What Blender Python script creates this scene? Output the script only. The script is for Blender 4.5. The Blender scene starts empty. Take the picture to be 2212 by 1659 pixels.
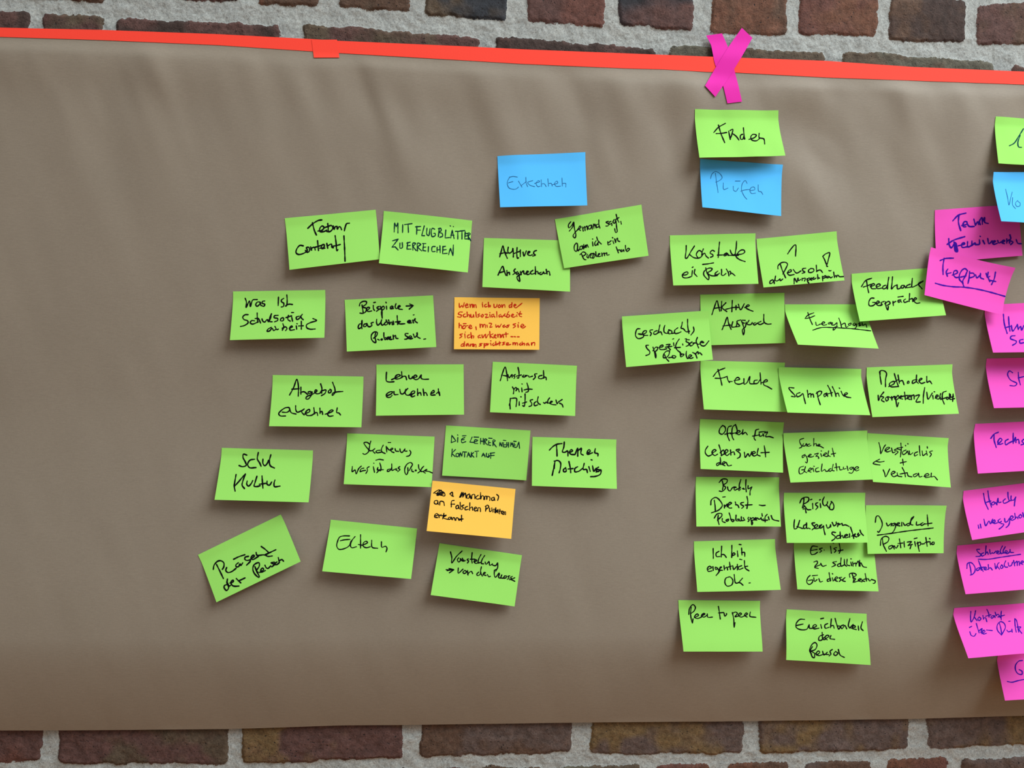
import bpy, math
import numpy as np
from mathutils import Matrix, Vector

scene = bpy.context.scene
rng = np.random.default_rng(7)

# ------------------------------------------------------------------ camera
W, H, FPX = 2212.0, 1659.0, 1661.0
YAW, ROLL = math.radians(3.70), math.radians(0.855)
DIST, CAM_Z = 1.140, 1.450
F_ = np.array([math.sin(YAW), math.cos(YAW), 0.0])
R0 = np.array([math.cos(YAW), -math.sin(YAW), 0.0])
U0 = np.array([0.0, 0.0, 1.0])
R_ = R0 * math.cos(ROLL) + U0 * math.sin(ROLL)
U_ = U0 * math.cos(ROLL) - R0 * math.sin(ROLL)
CAM = np.array([-math.sin(YAW) * DIST, -math.cos(YAW) * DIST, CAM_Z])
cam_data = bpy.data.cameras.new('camera')
cam = bpy.data.objects.new('camera', cam_data)
scene.collection.objects.link(cam)
cam_data.sensor_width = 36.0
cam_data.lens = FPX / W * 36.0
cam_data.clip_start = 0.01
cam.matrix_world = Matrix(((R_[0], U_[0], -F_[0], CAM[0]), (R_[1], U_[1], -F_[1], CAM[1]),
                           (R_[2], U_[2], -F_[2], CAM[2]), (0, 0, 0, 1)))
scene.camera = cam

# ------------------------------------------------------------------ light
scene.view_settings.view_transform = 'Standard'
scene.view_settings.look = 'None'
scene.view_settings.gamma = 1.0
scene.view_settings.exposure = 0.0
scene.view_settings.use_curve_mapping = False

world = bpy.data.worlds.new('world')
scene.world = world
world.use_nodes = True
wn = world.node_tree.nodes; wl = world.node_tree.links
bg = wn['Background']
bg.inputs['Color'].default_value = (0.90, 0.97, 1.0, 1)
bg.inputs['Strength'].default_value = 0.41


def area(name, loc, target, sx, sy, power, color):
    d = bpy.data.lights.new(name, 'AREA')
    d.shape = 'RECTANGLE'; d.size = sx; d.size_y = sy
    d.energy = power; d.color = color
    o = bpy.data.objects.new(name, d)
    scene.collection.objects.link(o)
    o.location = loc
    o.rotation_euler = (Vector(target) - Vector(loc)).to_track_quat('-Z', 'Y').to_euler()
    return o


area('window_light', (2.5, -2.0, 4.4), (0.4, 0, 1.4), 3.2, 2.4, 278, (0.93, 0.98, 1.0))
area('ceiling_light', (-0.8, -1.8, 5.0), (-0.1, 0, 1.4), 2.2, 2.0, 24, (1.0, 0.91, 0.80))


# ------------------------------------------------------------------ helpers
def hit(px, py, off):
    """point where the sight line of a photo pixel meets the plane `off` metres in front of the wall (arrays)"""
    px = np.asarray(px, float); py = np.asarray(py, float); off = np.asarray(off, float)
    a = (px - W / 2) / FPX; b = -(py - H / 2) / FPX
    dx = F_[0] + a * R_[0] + b * U_[0]
    dy = F_[1] + a * R_[1] + b * U_[1]
    dz = F_[2] + a * R_[2] + b * U_[2]
    t = (-off - CAM[1]) / dy
    return CAM[0] + t * dx, CAM[2] + t * dz


def vnoise(x, y, scale, seed):
    r = np.random.default_rng(seed)
    n = 256
    t = r.random((n, n))
    x = np.asarray(x) / scale + 1000.0; y = np.asarray(y) / scale + 1000.0
    xi = np.floor(x).astype(int); yi = np.floor(y).astype(int)
    fx = x - xi; fy = y - yi
    fx = fx * fx * fx * (fx * (fx * 6 - 15) + 10); fy = fy * fy * fy * (fy * (fy * 6 - 15) + 10)
    g = lambda i, j: t[(xi + i) % n, (yi + j) % n]
    return (g(0, 0) * (1 - fx) * (1 - fy) + g(1, 0) * fx * (1 - fy) + g(0, 1) * (1 - fx) * fy + g(1, 1) * fx * fy) * 2 - 1


def sstep(a, b, x):
    t = np.clip((x - a) / (b - a), 0, 1)
    return t * t * (3 - 2 * t)


def lin(r, g, b):
    f = lambda c: (c / 255 / 12.92) if c / 255 <= 0.04045 else ((c / 255 + 0.055) / 1.055) ** 2.4
    return (f(r), f(g), f(b))


def grid_faces(nr, nc):
    i = np.arange(nr - 1)[:, None] * nc + np.arange(nc - 1)[None, :]
    return np.stack([i, i + 1, i + nc + 1, i + nc], -1).reshape(-1, 4)


def mesh_np(name, verts, faces, mat, parent=None, smooth=True):
    """verts (n,3), faces (m,4) or a list of index lists"""
    me = bpy.data.meshes.new(name)
    if isinstance(faces, np.ndarray):
        nf = len(faces); k = faces.shape[1]
        me.vertices.add(len(verts)); me.vertices.foreach_set('co', np.asarray(verts, np.float32).ravel())
        me.loops.add(nf * k); me.loops.foreach_set('vertex_index', faces.astype(np.int32).ravel())
        me.polygons.add(nf)
        me.polygons.foreach_set('loop_start', np.arange(0, nf * k, k, dtype=np.int32))
        me.update(calc_edges=True)
    else:
        me.from_pydata([tuple(map(float, v)) for v in verts], [], faces)
        me.update()
    me.validate()
    me.polygons.foreach_set('use_smooth', [smooth] * len(me.polygons))
    me.materials.append(mat)
    o = bpy.data.objects.new(name, me)
    scene.collection.objects.link(o)
    if parent is not None:
        o.parent = parent
        o.matrix_parent_inverse = parent.matrix_world.inverted()
    return o


def sheet(name, front, thick, mat, parent=None):
    """closed thin sheet from a (nr,nc,3) grid of front points, row 0 at the top; back lies `thick` behind it"""
    nr, nc = front.shape[:2]
    back = front.copy(); back[..., 1] += thick
    n = nr * nc
    ids = np.arange(n).reshape(nr, nc)
    ring = np.array(list(ids[0, :]) + list(ids[1:, -1]) + list(ids[-1, -2::-1]) + list(ids[-2:0:-1, 0]))
    fv, bv = front.reshape(-1, 3), back.reshape(-1, 3)
    v = np.concatenate([fv, bv, fv[ring], bv[ring]])           # the rim has its own corners, so the faces stay crisp
    f = grid_faces(nr, nc)
    k = len(ring)
    a = 2 * n + np.arange(k); b = 2 * n + (np.arange(k) + 1) % k
    return mesh_np(name, v, np.concatenate([f[:, ::-1], f + n, np.stack([a, b, b + k, a + k], -1)]), mat, parent)


def tag(o, label, cat, group=None):
    o['label'] = label; o['category'] = cat
    if group: o['group'] = group
    return o


def recentre(o, loc):
    """move the origin of a mesh object to loc without moving its shape"""
    o.data.transform(Matrix.Translation(-Vector(loc)))
    o.location = loc


# ------------------------------------------------------------------ materials
def new_mat(name):
    m = bpy.data.materials.new(name); m.use_nodes = True
    return m, m.node_tree.nodes, m.node_tree.links, m.node_tree.nodes['Principled BSDF']


def paper_mat(name, rgb, rough=0.85, grain=0.03, bump=0.06, spec=0.2):
    m, n, l, b = new_mat(name)
    tc = n.new('ShaderNodeTexCoord')
    no = n.new('ShaderNodeTexNoise'); no.inputs['Scale'].default_value = 900; no.inputs['Detail'].default_value = 3
    l.new(tc.outputs['Object'], no.inputs['Vector'])
    mr = n.new('ShaderNodeMapRange')
    mr.inputs['To Min'].default_value = 1 - grain; mr.inputs['To Max'].default_value = 1 + grain
    l.new(no.outputs['Fac'], mr.inputs['Value'])
    mx = n.new('ShaderNodeMix'); mx.data_type = 'RGBA'; mx.blend_type = 'MULTIPLY'; mx.inputs['Factor'].default_value = 1
    mx.inputs['A'].default_value = (*rgb, 1)
    l.new(mr.outputs['Result'], mx.inputs['B'])
    l.new(mx.outputs['Result'], b.inputs['Base Color'])
    bp = n.new('ShaderNodeBump'); bp.inputs['Strength'].default_value = bump; bp.inputs['Distance'].default_value = 0.001
    l.new(no.outputs['Fac'], bp.inputs['Height']); l.new(bp.outputs['Normal'], b.inputs['Normal'])
    b.inputs['Roughness'].default_value = rough
    b.inputs['Specular IOR Level'].default_value = spec
    return m


def flat_mat(name, rgb, rough=0.9, spec=0.06):
    m, n, l, b = new_mat(name)
    tc = n.new('ShaderNodeTexCoord')
    no = n.new('ShaderNodeTexNoise'); no.inputs['Scale'].default_value = 300
    l.new(tc.outputs['Object'], no.inputs['Vector'])
    mr = n.new('ShaderNodeMapRange'); mr.inputs['To Min'].default_value = 0.8; mr.inputs['To Max'].default_value = 1.2
    l.new(no.outputs['Fac'], mr.inputs['Value'])
    mx = n.new('ShaderNodeMix'); mx.data_type = 'RGBA'; mx.blend_type = 'MULTIPLY'; mx.inputs['Factor'].default_value = 1
    mx.inputs['A'].default_value = (*rgb, 1); l.new(mr.outputs['Result'], mx.inputs['B'])
    l.new(mx.outputs['Result'], b.inputs['Base Color'])
    b.inputs['Roughness'].default_value = rough; b.inputs['Specular IOR Level'].default_value = spec
    return m


NOTE_MAT = {
    'green': paper_mat('green_note_paper', lin(141, 208, 94)),
    'blue': paper_mat('blue_note_paper', lin(76, 174, 236)),
    'orange': paper_mat('orange_note_paper', lin(240, 190, 80)),
    'pink': paper_mat('pink_note_paper', lin(222, 76, 178)),
}
INK = {
    'black': flat_mat('black_felt_ink', lin(7, 8, 12)),
    'green': flat_mat('dark_green_ink', lin(4, 40, 40)),
    'teal': flat_mat('teal_ink', lin(8, 62, 62)),
    'blue': flat_mat('thin_blue_ink', lin(38, 92, 138)),
    'red': flat_mat('red_ink', lin(188, 38, 18)),
    'violet': flat_mat('violet_blue_ink', lin(54, 14, 146)),
}
RED_TAPE = paper_mat('red_orange_tape', lin(238, 66, 50), rough=0.7, grain=0.05, bump=0.1)
PINK_TAPE = paper_mat('pink_tape', lin(208, 22, 156), rough=0.7, grain=0.05, bump=0.1)


def kraft_mat():
    m, n, l, b = new_mat('brown_kraft_paper')
    tc = n.new('ShaderNodeTexCoord')
    mp = n.new('ShaderNodeMapping'); mp.inputs['Scale'].default_value = (130, 130, 900)
    l.new(tc.outputs['Object'], mp.inputs['Vector'])
    rib = n.new('ShaderNodeTexNoise'); rib.inputs['Scale'].default_value = 1.0; rib.inputs['Detail'].default_value = 3
    l.new(mp.outputs['Vector'], rib.inputs['Vector'])
    big = n.new('ShaderNodeTexNoise'); big.inputs['Scale'].default_value = 9; big.inputs['Detail'].default_value = 3
    l.new(tc.outputs['Object'], big.inputs['Vector'])
    fine = n.new('ShaderNodeTexNoise'); fine.inputs['Scale'].default_value = 700; fine.inputs['Detail'].default_value = 2
    l.new(tc.outputs['Object'], fine.inputs['Vector'])
    cr = n.new('ShaderNodeMix'); cr.data_type = 'RGBA'
    cr.inputs['A'].default_value = (*lin(122, 113, 100), 1); cr.inputs['B'].default_value = (*lin(134, 125, 111), 1)
    l.new(rib.outputs['Fac'], cr.inputs['Factor'])
    mr = n.new('ShaderNodeMapRange'); mr.inputs['To Min'].default_value = 0.93; mr.inputs['To Max'].default_value = 1.07
    l.new(big.outputs['Fac'], mr.inputs['Value'])
    mr2 = n.new('ShaderNodeMapRange'); mr2.inputs['To Min'].default_value = 0.9; mr2.inputs['To Max'].default_value = 1.1
    l.new(fine.outputs['Fac'], mr2.inputs['Value'])
    mu = n.new('ShaderNodeMath'); mu.operation = 'MULTIPLY'
    l.new(mr.outputs['Result'], mu.inputs[0]); l.new(mr2.outputs['Result'], mu.inputs[1])
    mx = n.new('ShaderNodeMix'); mx.data_type = 'RGBA'; mx.blend_type = 'MULTIPLY'; mx.inputs['Factor'].default_value = 1
    l.new(cr.outputs['Result'], mx.inputs['A']); l.new(mu.outputs['Value'], mx.inputs['B'])
    l.new(mx.outputs['Result'], b.inputs['Base Color'])
    bp = n.new('ShaderNodeBump'); bp.inputs['Strength'].default_value = 0.15; bp.inputs['Distance'].default_value = 0.0006
    l.new(rib.outputs['Fac'], bp.inputs['Height']); l.new(bp.outputs['Normal'], b.inputs['Normal'])
    b.inputs['Roughness'].default_value = 0.62
    b.inputs['Specular IOR Level'].default_value = 0.25
    return m


def brick_mat():
    m, n, l, b = new_mat('brick_and_mortar')
    tc = n.new('ShaderNodeTexCoord')

    def noise(scale, detail=3, rough=0.55):
        x = n.new('ShaderNodeTexNoise'); x.inputs['Scale'].default_value = scale
        x.inputs['Detail'].default_value = detail; x.inputs['Roughness'].default_value = rough
        l.new(tc.outputs['Object'], x.inputs['Vector']); return x

    def math_(op, a, c, clamp=False):
        x = n.new('ShaderNodeMath'); x.operation = op; x.use_clamp = clamp
        for k, s in enumerate((a, c)):
            if isinstance(s, (int, float)): x.inputs[k].default_value = s
            else: l.new(s, x.inputs[k])
        return x.outputs['Value']

    def mapr(v, a, c, d=0.0, e=1.0):
        x = n.new('ShaderNodeMapRange'); x.inputs['From Min'].default_value = a; x.inputs['From Max'].default_value = c
        x.inputs['To Min'].default_value = d; x.inputs['To Max'].default_value = e
        l.new(v, x.inputs['Value']); return x.outputs['Result']

    def mix(f, a, c, blend='MIX'):
        x = n.new('ShaderNodeMix'); x.data_type = 'RGBA'; x.blend_type = blend
        for k, s in (('Factor', f), ('A', a), ('B', c)):
            if isinstance(s, (int, float)): x.inputs[k].default_value = s
            elif isinstance(s, tuple): x.inputs[k].default_value = (*s, 1)
            else: l.new(s, x.inputs[k])
        return x.outputs['Result']

    ed = n.new('ShaderNodeAttribute'); ed.attribute_name = 'edge'
    tone = n.new('ShaderNodeAttribute'); tone.attribute_name = 'tone'
    nf = noise(420, 3); nm = noise(120, 4); nb = noise(30, 3); ns = noise(800, 2)
    # brick or mortar, with a ragged edge
    d = math_('ADD', ed.outputs['Fac'], mapr(nf.outputs['Fac'], 0.3, 0.7, -1.1, 1.1))
    isb = mapr(d, -0.25, 0.25)
    # mortar: pale grey sand with darker and lighter grains
    mort = mix(mapr(nf.outputs['Fac'], 0.3, 0.7), lin(136, 140, 138), lin(168, 172, 168))
    mort = mix(mapr(ns.outputs['Fac'], 0.60, 0.70), mort, lin(92, 93, 91))
    mort = mix(mapr(nb.outputs['Fac'], 0.35, 0.7), mort, mix(1.0, mort, (0.84, 0.85, 0.86), 'MULTIPLY'))
    # brick: its own tone, cloudy, with dark pores and a few pale specks
    bk = mix(1.0, tone.outputs['Color'], mapr(nm.outputs['Fac'], 0.3, 0.7, 0.72, 1.28), 'MULTIPLY')
    bk = mix(1.0, bk, mapr(nf.outputs['Fac'], 0.3, 0.7, 0.75, 1.25), 'MULTIPLY')
    po = noise(300, 1)
    bk = mix(mapr(po.outputs['Fac'], 0.70, 0.735), bk, (0.012, 0.010, 0.010))
    sp = noise(150, 5, 0.7)
    bk = mix(mapr(sp.outputs['Fac'], 0.70, 0.78, 0, 0.55), bk, lin(150, 140, 136))
    l.new(mix(isb, mort, bk), b.inputs['Base Color'])
    b.inputs['Roughness'].default_value = 0.88
    b.inputs['Specular IOR Level'].default_value = 0.25
    h = math_('ADD', math_('MULTIPLY', nf.outputs['Fac'], 0.8), math_('MULTIPLY', nm.outputs['Fac'], 0.9))
    h = math_('SUBTRACT', h, math_('MULTIPLY', mapr(po.outputs['Fac'], 0.66, 0.74), math_('MULTIPLY', isb, 0.9)))
    bp = n.new('ShaderNodeBump'); bp.inputs['Strength'].default_value = 0.4; bp.inputs['Distance'].default_value = 0.003
    h = math_('MULTIPLY', h, mapr(isb, 0, 1, 0.55, 1.0))
    l.new(h, bp.inputs['Height']); l.new(bp.outputs['Normal'], b.inputs['Normal'])
    return m


# ------------------------------------------------------------------ the brick wall
# bricks seen in the photo: left x, right x, top y (left, right), bottom y (left, right), two tones
DK = lin(58, 46, 42); MAR = lin(78, 56, 52); OLI = lin(76, 65, 53); NAV = lin(42, 45, 50); RUS = lin(92, 62, 48)
RED = lin(88, 58, 51); OCH = lin(96, 78, 52); MAU = lin(82, 69, 64); BRN = lin(78, 60, 49); GRY = lin(80, 77, 66)
SEEN = [
    # course of headers at the top edge
    (-150, 30, -110, -104, -18, -12, MAR, DK), (60, 225, -95, -92, -4, 3, MAR, BRN), (255, 378, -92, -90, -8, -3, DK, MAR), (392, 520, -88, -86, -1, 2, MAR, DK),
    (557, 688, -80, -76, 12, 10, RUS, BRN), (733, 887, -74, -68, 15, 25, OLI, BRN), (920, 1093, -60, -52, 30, 43, OLI, NAV),
    (1140, 1306, -46, -38, 46, 56, MAR, RED), (1338, 1497, -38, -24, 52, 67, NAV, MAR), (1537, 1702, -20, -14, 73, 74, RUS, BRN),
    (1729, 1895, -16, -8, 72, 80, RED, RUS), (1922, 2084, -6, -2, 86, 89, BRN, DK), (2112, 2290, 8, 4, 96, 98, MAR, BRN), (2318, 2480, 8, 14, 104, 110, BRN, MAR),
    # stretchers half hidden by the tape
    (-330, 63, 14, 25, 108, 118, MAR, DK), (90, 222, 28, 34, 120, 125, MAR, OLI), (250, 603, 39, 53, 131, 144, DK, MAR), (656, 1036, 51, 80, 146, 170, OLI, MAR),
    (1070, 1414, 79, 103, 172, 190, MAR, DK), (1446, 1782, 96, 111, 190, 208, GRY, OLI), (1823, 2150, 109, 134, 205, 225, OLI, GRY), (2187, 2560, 140, 150, 235, 242, MAR, BRN),
    # stretchers just below the paper
    (-280, 90, 1558, 1556, 1648, 1646, RED, MAR), (124, 490, 1556, 1554, 1650, 1651, MAR, OLI), (524, 870, 1550, 1546, 1652, 1637, OCH, MAR), (908, 1236, 1545, 1537, 1636, 1627, BRN, MAU),
    (1278, 1606, 1538, 1536, 1629, 1629, OCH, MAU), (1641, 1962, 1536, 1531, 1629, 1620, OCH, MAU), (2006, 2370, 1526, 1514, 1618, 1604, MAU, OCH),
    # headers at the bottom edge
    (2078, 2240, 1641, 1634, 1730, 1722, BRN, MAU), (1918, 2046, 1640, 1637, 1732, 1730, RUS, RED), (1740, 1882, 1646, 1643, 1736, 1733, MAU, BRN), (1568, 1706, 1649, 1647, 1740, 1738, RUS, BRN),
    (1418, 1530, 1652, 1650, 1742, 1740, RED, RUS), (1206, 1382, 1657, 1654, 1745, 1742, GRY, OLI), (1032, 1172, 1659, 1657, 1749, 1745, OLI, BRN), (862, 1000, 1664, 1660, 1752, 1750, BRN, MAR),
    (690, 830, 1666, 1665, 1756, 1754, MAR, RED), (520, 660, 1669, 1667, 1760, 1757, BRN, OLI), (350, 488, 1672, 1670, 1762, 1760, MAR, BRN), (175, 318, 1674, 1672, 1764, 1762, RED, BRN), (0, 142, 1676, 1674, 1766, 1764, MAR, BRN),
]


def build_wall():
    x0, x1 = [float(hit(p, 830, 0)[0]) for p in (-60, 2272)]
    zt0, zt1 = float(hit(0, -25, 0)[1]), float(hit(2212, 215, 0)[1])
    zb0, zb1 = float(hit(1100, 1525, 0)[1]), float(hit(0, 1690, 0)[1])
    step = 0.0016
    xs = np.concatenate([np.arange(-2.4, x0 - 0.3, 0.012), np.arange(x0 - 0.3, x0, 0.005), np.arange(x0, x1, step), np.arange(x1, x1 + 0.3, 0.005), np.arange(x1 + 0.3, 2.5, 0.012)])
    zs = np.concatenate([np.arange(0.0, zb1 - 0.25, 0.012), np.arange(zb1 - 0.25, zb1, 0.005), np.arange(zb1, zb0, step), np.arange(zb0, zt1, 0.01),
                         np.arange(zt1, zt0, step), np.arange(zt0, zt0 + 0.3, 0.005), np.arange(zt0 + 0.3, 2.75, 0.012)])
    X, Z = np.meshgrid(xs, zs)
    bricks = []
    zmin = {}
    for (l_, r_, tl, tr, bl, br, c1, c2) in SEEN:
        xa = float(hit(l_, (tl + bl) / 2, 0.003)[0]); xb = float(hit(r_, (tr + br) / 2, 0.003)[0])
        za, zb = float(hit(l_, tl, 0.003)[1]), float(hit(r_, tr, 0.003)[1])
        zc, zd = float(hit(l_, bl, 0.003)[1]), float(hit(r_, br, 0.003)[1])
        bricks.append((xa, xb, za, zb, zc, zd, c1, c2))
    lo, hi = bricks[0][0], max(b[1] for b in bricks)
    ztop = max(b[2] for b in bricks); zA = np.mean([b[2] for b in bricks[:14]])
    zBb = np.mean([b[4] for b in bricks[14:22]]); zC = np.mean([b[2] for b in bricks[22:29]]); zDb = np.mean([b[4] for b in bricks[29:]])
    tones = [DK, MAR, OLI, NAV, RUS, RED, OCH, MAU, BRN, GRY]

    def course(za, zb, xa, xb, header):
        x = xa + rng.uniform(-0.2, 0)
        while x < xb:
            w = (0.108 if header else 0.232) * rng.uniform(0.95, 1.05)
            if x + w > xa:
                c = rng.choice(len(tones), 2)
                bricks.append((max(x, xa), min(x + w, xb), za, za, zb, zb, tones[c[0]], tones[c[1]]))
            x += w + 0.023
    hgt, joint = 0.0625, 0.018
    # courses above, below and behind the paper
    z = zA + joint; k = 1
    while z < 2.75:
        course(z + hgt, z, -2.4, 2.5, k % 2 == 0); z += hgt + joint; k += 1
    z = zDb - joint; k = 1
    while z > 0.06:
        course(z, z - hgt, -2.4, 2.5, k % 2 == 0); z -= hgt + joint; k += 1
    gap = zBb - zC; nrow = int(gap // (hgt + joint)); jj = (gap - nrow * hgt) / (nrow + 1); z = zBb - jj
    for k in range(nrow):
        course(z, z - hgt, -2.4, 2.5, k % 2 == 0); z -= hgt + jj
    for a, b_, hd in ((0, 14, True), (14, 22, False), (22, 29, False), (29, len(SEEN), True)):
        row = bricks[a:b_]
        la = min(row, key=lambda q: q[0]); lb = max(row, key=lambda q: q[1])
        course(la[2], la[4], -2.4, la[0] - 0.022, hd)
        course(lb[3], lb[5], lb[1] + 0.022, 2.5, hd)
    D = np.full(X.shape, -0.03)
    tone = np.zeros(X.shape + (3,)); tone[:] = MAR
    prot = np.zeros(X.shape)
    wob = vnoise(X, Z, 0.024, 1) * 0.0022 + vnoise(X, Z, 0.009, 2) * 0.0011 + vnoise(X, Z, 0.004, 3) * 0.0012
    cloud = vnoise(X, Z, 0.05, 4) * 0.6 + vnoise(X, Z, 0.018, 5) * 0.4
    for (xa, xb, za, zb, zc, zd, c1, c2) in bricks:
        i0, i1 = np.searchsorted(xs, (xa - 0.02, xb + 0.02)); j0, j1 = np.searchsorted(zs, (min(zc, zd) - 0.02, max(za, zb) + 0.02))
        if i1 <= i0 or j1 <= j0: continue
        x = X[j0:j1, i0:i1]; z = Z[j0:j1, i0:i1]
        u = np.clip((x - xa) / max(xb - xa, 1e-6), -0.1, 1.1)
        top = za + (zb - za) * u; bot = zc + (zd - zc) * u
        r = 0.007
        qx = np.maximum(xa + r - x, x - xb + r); qz = np.maximum(bot + r - z, z - top + r)
        d = r - np.hypot(np.maximum(qx, 0), np.maximum(qz, 0)) - np.minimum(np.maximum(qx, qz), 0)
        cur = D[j0:j1, i0:i1]; m = d > cur
        cur[m] = d[m]
        f = sstep(-0.35, 0.35, cloud[j0:j1, i0:i1] + (u - 0.5) * 0.9)
        t = np.array(c1)[None, None] * (1 - f[..., None]) + np.array(c2)[None, None] * f[..., None]
        mm = m & (d > -0.012)
        tone[j0:j1, i0:i1][mm] = t[mm]
        prot[j0:j1, i0:i1][mm] = rng.uniform(0.0, 0.0018)
    D = D + wob
    up = sstep(-0.001, 0.004, D)
    y = -(up * (0.0026 + prot) + (1 - up) * (vnoise(X, Z, 0.012, 8) * 0.0010 + 0.0010 + vnoise(X, Z, 0.0035, 9) * 0.0005)
          + up * (vnoise(X, Z, 0.006, 10) * 0.0005 + vnoise(X, Z, 0.02, 11) * 0.0009))
    V = np.stack([X, y, Z], -1).reshape(-1, 3)
    o = mesh_np('wall_back', V, grid_faces(len(zs), len(xs)), brick_mat())
    a = o.data.attributes.new('edge', 'FLOAT', 'POINT'); a.data.foreach_set('value', (D * 1000).ravel().astype(np.float32))
    c = o.data.attributes.new('tone', 'FLOAT_COLOR', 'POINT')
    c.data.foreach_set('color', np.concatenate([tone, np.ones(tone.shape[:2] + (1,))], -1).ravel().astype(np.float32))
    o['kind'] = 'structure'
    return o


build_wall()


def floor_mat():
    m, n, l, b = new_mat('warm_wood_floor')
    tc = n.new('ShaderNodeTexCoord')
    mp = n.new('ShaderNodeMapping'); mp.inputs['Scale'].default_value = (1.5, 12, 1)
    l.new(tc.outputs['Object'], mp.inputs['Vector'])
    no = n.new('ShaderNodeTexNoise'); no.inputs['Scale'].default_value = 3; no.inputs['Detail'].default_value = 4
    l.new(mp.outputs['Vector'], no.inputs['Vector'])
    mx = n.new('ShaderNodeMix'); mx.data_type = 'RGBA'
    mx.inputs['A'].default_value = (*lin(176, 112, 56), 1); mx.inputs['B'].default_value = (*lin(206, 146, 84), 1)
    l.new(no.outputs['Fac'], mx.inputs['Factor']); l.new(mx.outputs['Result'], b.inputs['Base Color'])
    b.inputs['Roughness'].default_value = 0.45
    return m


fl = mesh_np('floor', [(-5, -7, 0), (5, -7, 0), (5, 0, 0), (-5, 0, 0)], [(0, 1, 2, 3)], floor_mat())
fl['kind'] = 'structure'

# ------------------------------------------------------------------ the brown paper
TOP_TAPE = [(0, 60), (221, 65), (468, 74), (672, 84.6), (733, 88.6), (1018, 101), (1121, 106.5), (1400, 117.5), (1537, 122.8), (1783, 131.7), (1973, 145), (2212, 155)]
BOT_TAPE = [(0, 80), (221, 87), (468, 97.7), (640, 109), (733, 115), (1018, 131.6), (1121, 138), (1350, 148), (1428, 150), (1533, 156), (1588, 157), (1783, 167.6), (2212, 183)]
LOW_EDGE = [(0, 1578), (250, 1577), (490, 1575), (740, 1567), (870, 1566), (1235, 1561), (1607, 1558), (1960, 1553), (2212, 1546)]


def extend(pts):
    (a, b), (c, d) = pts[0], pts[1]
    (e, f), (g, h) = pts[-2], pts[-1]
    s0 = (d - b) / (c - a); s1 = (h - f) / (g - e)
    return [(-420, b - 420 * s0)] + pts + [(2760, h + (2760 - g) * s1)]


def edge_line(pts, off):
    p = np.array(extend(pts)); x, z = hit(p[:, 0], p[:, 1], off)
    return x, z


OFF0 = 0.0135
tx, tz = edge_line(TOP_TAPE, OFF0); bx, bz = edge_line(BOT_TAPE, OFF0); lx, lz = edge_line(LOW_EDGE, 0.010)
z_tape_top = lambda x: np.interp(x, tx, tz)
z_tape_bot = lambda x: np.interp(x, bx, bz)
z_low = lambda x: np.interp(x, lx, lz)
# soft dents and folds: pixel centre, half sizes (m), rotation (deg, from vertical), height (mm)
FOLDS = [(345, 165, .018, .045, 25, 1.6), (830, 250, .02, .11, 22, 1.8), (790, 190, .012, .08, 20, -1.2), (1080, 260, .03, .10, 25, 1.2), (1370, 230, .03, .09, 30, 1.8),
         (1240, 230, .02, .09, 18, -1.3), (1480, 190, .03, .05, 10, 2.2), (1660, 250, .03, .09, 40, -2.4), (1740, 190, .05, .03, 20, 2.0), (1800, 330, .04, .10, 45, -2.4), (1950, 250, .035, .11, 12, 2.6), (2080, 230, .02, .12, 15, 1.5),
         (1760, 420, .03, .09, 30, 1.6), (1450, 330, .03, .10, 25, -1.5), (930, 380, .03, .12, 25, 1.3), (560, 300, .03, .12, 20, 1.2), (150, 300, .03, .14, 20, 1.3), (1980, 420, .03, .10, 25, -1.6)]


def paper_off(x, z):
    """how far the brown paper stands off the wall"""
    x = np.asarray(x, float); z = np.asarray(z, float)
    zt = z_tape_bot(x); zl = z_low(x)
    t = np.clip((zt - z) / np.maximum(zt - zl, 0.1), -0.05, 1.0)
    o = OFF0 + 0.0 * x
    s = x * 0.94 + z * 0.34; q = -x * 0.34 + z * 0.94          # folds lean a little to the right going down
    amp = 0.20 + 0.8 * np.exp(-(t / 0.16) ** 2)
    amp = amp * sstep(-0.002, 0.03, t)
    o = o + amp * (0.0026 * vnoise(s, q * 0.30, 0.055, 21) + 0.0012 * vnoise(s, q * 0.35, 0.026, 22) + 0.0028 * vnoise(s, q * 0.5, 0.16, 23))
    # bulges out a little right below the tape
    d = zt - z
    dc = 0.024 + 0.010 * vnoise(s, q * 0.1, 0.14, 24); A = 0.0038 + 0.0028 * vnoise(s, q * 0.1, 0.17, 25)
    o = o + A * np.exp(-((d - dc) / 0.042) ** 2) * sstep(0.0, 0.022, d)
    # rolls back towards the wall along its lower edge
    o = o + 0.027 * sstep(0.50, 0.90, t) - 0.0305 * np.clip((t - 0.86) / 0.14, 0, 1) ** 1.6
    for (px, py, hx, hz, rot, hh) in FOLDS:
        cx, cz = hit(px, py, OFF0)
        a = math.radians(rot); ca, sa = math.cos(a), math.sin(a)
        dx, dz = x - cx, z - cz
        u = (dx * ca + dz * sa) / hx; v = (-dx * sa + dz * ca) / hz
        o = o + 0.0018 * hh * np.exp(-(u * u + v * v)) * sstep(-0.002, 0.02, t)
    return np.maximum(o, 0.0098)


def build_paper():
    xs = np.arange(hit(-380, 800, OFF0)[0], hit(2700, 800, OFF0)[0], 0.006)
    top = z_tape_top(xs) - 0.005
    t = np.linspace(0, 1, 200)[:, None]
    X = np.repeat(xs[None], 200, 0)
    Z = top[None] * (1 - t) + z_low(xs)[None] * t
    Y = -paper_off(X, Z)
    o = sheet('kraft_paper_sheet', np.stack([X, Y, Z], -1), 0.0003, kraft_mat())
    return tag(o, 'large brown kraft paper sheet hung across the brick wall', 'paper')


paper = build_paper()


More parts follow.
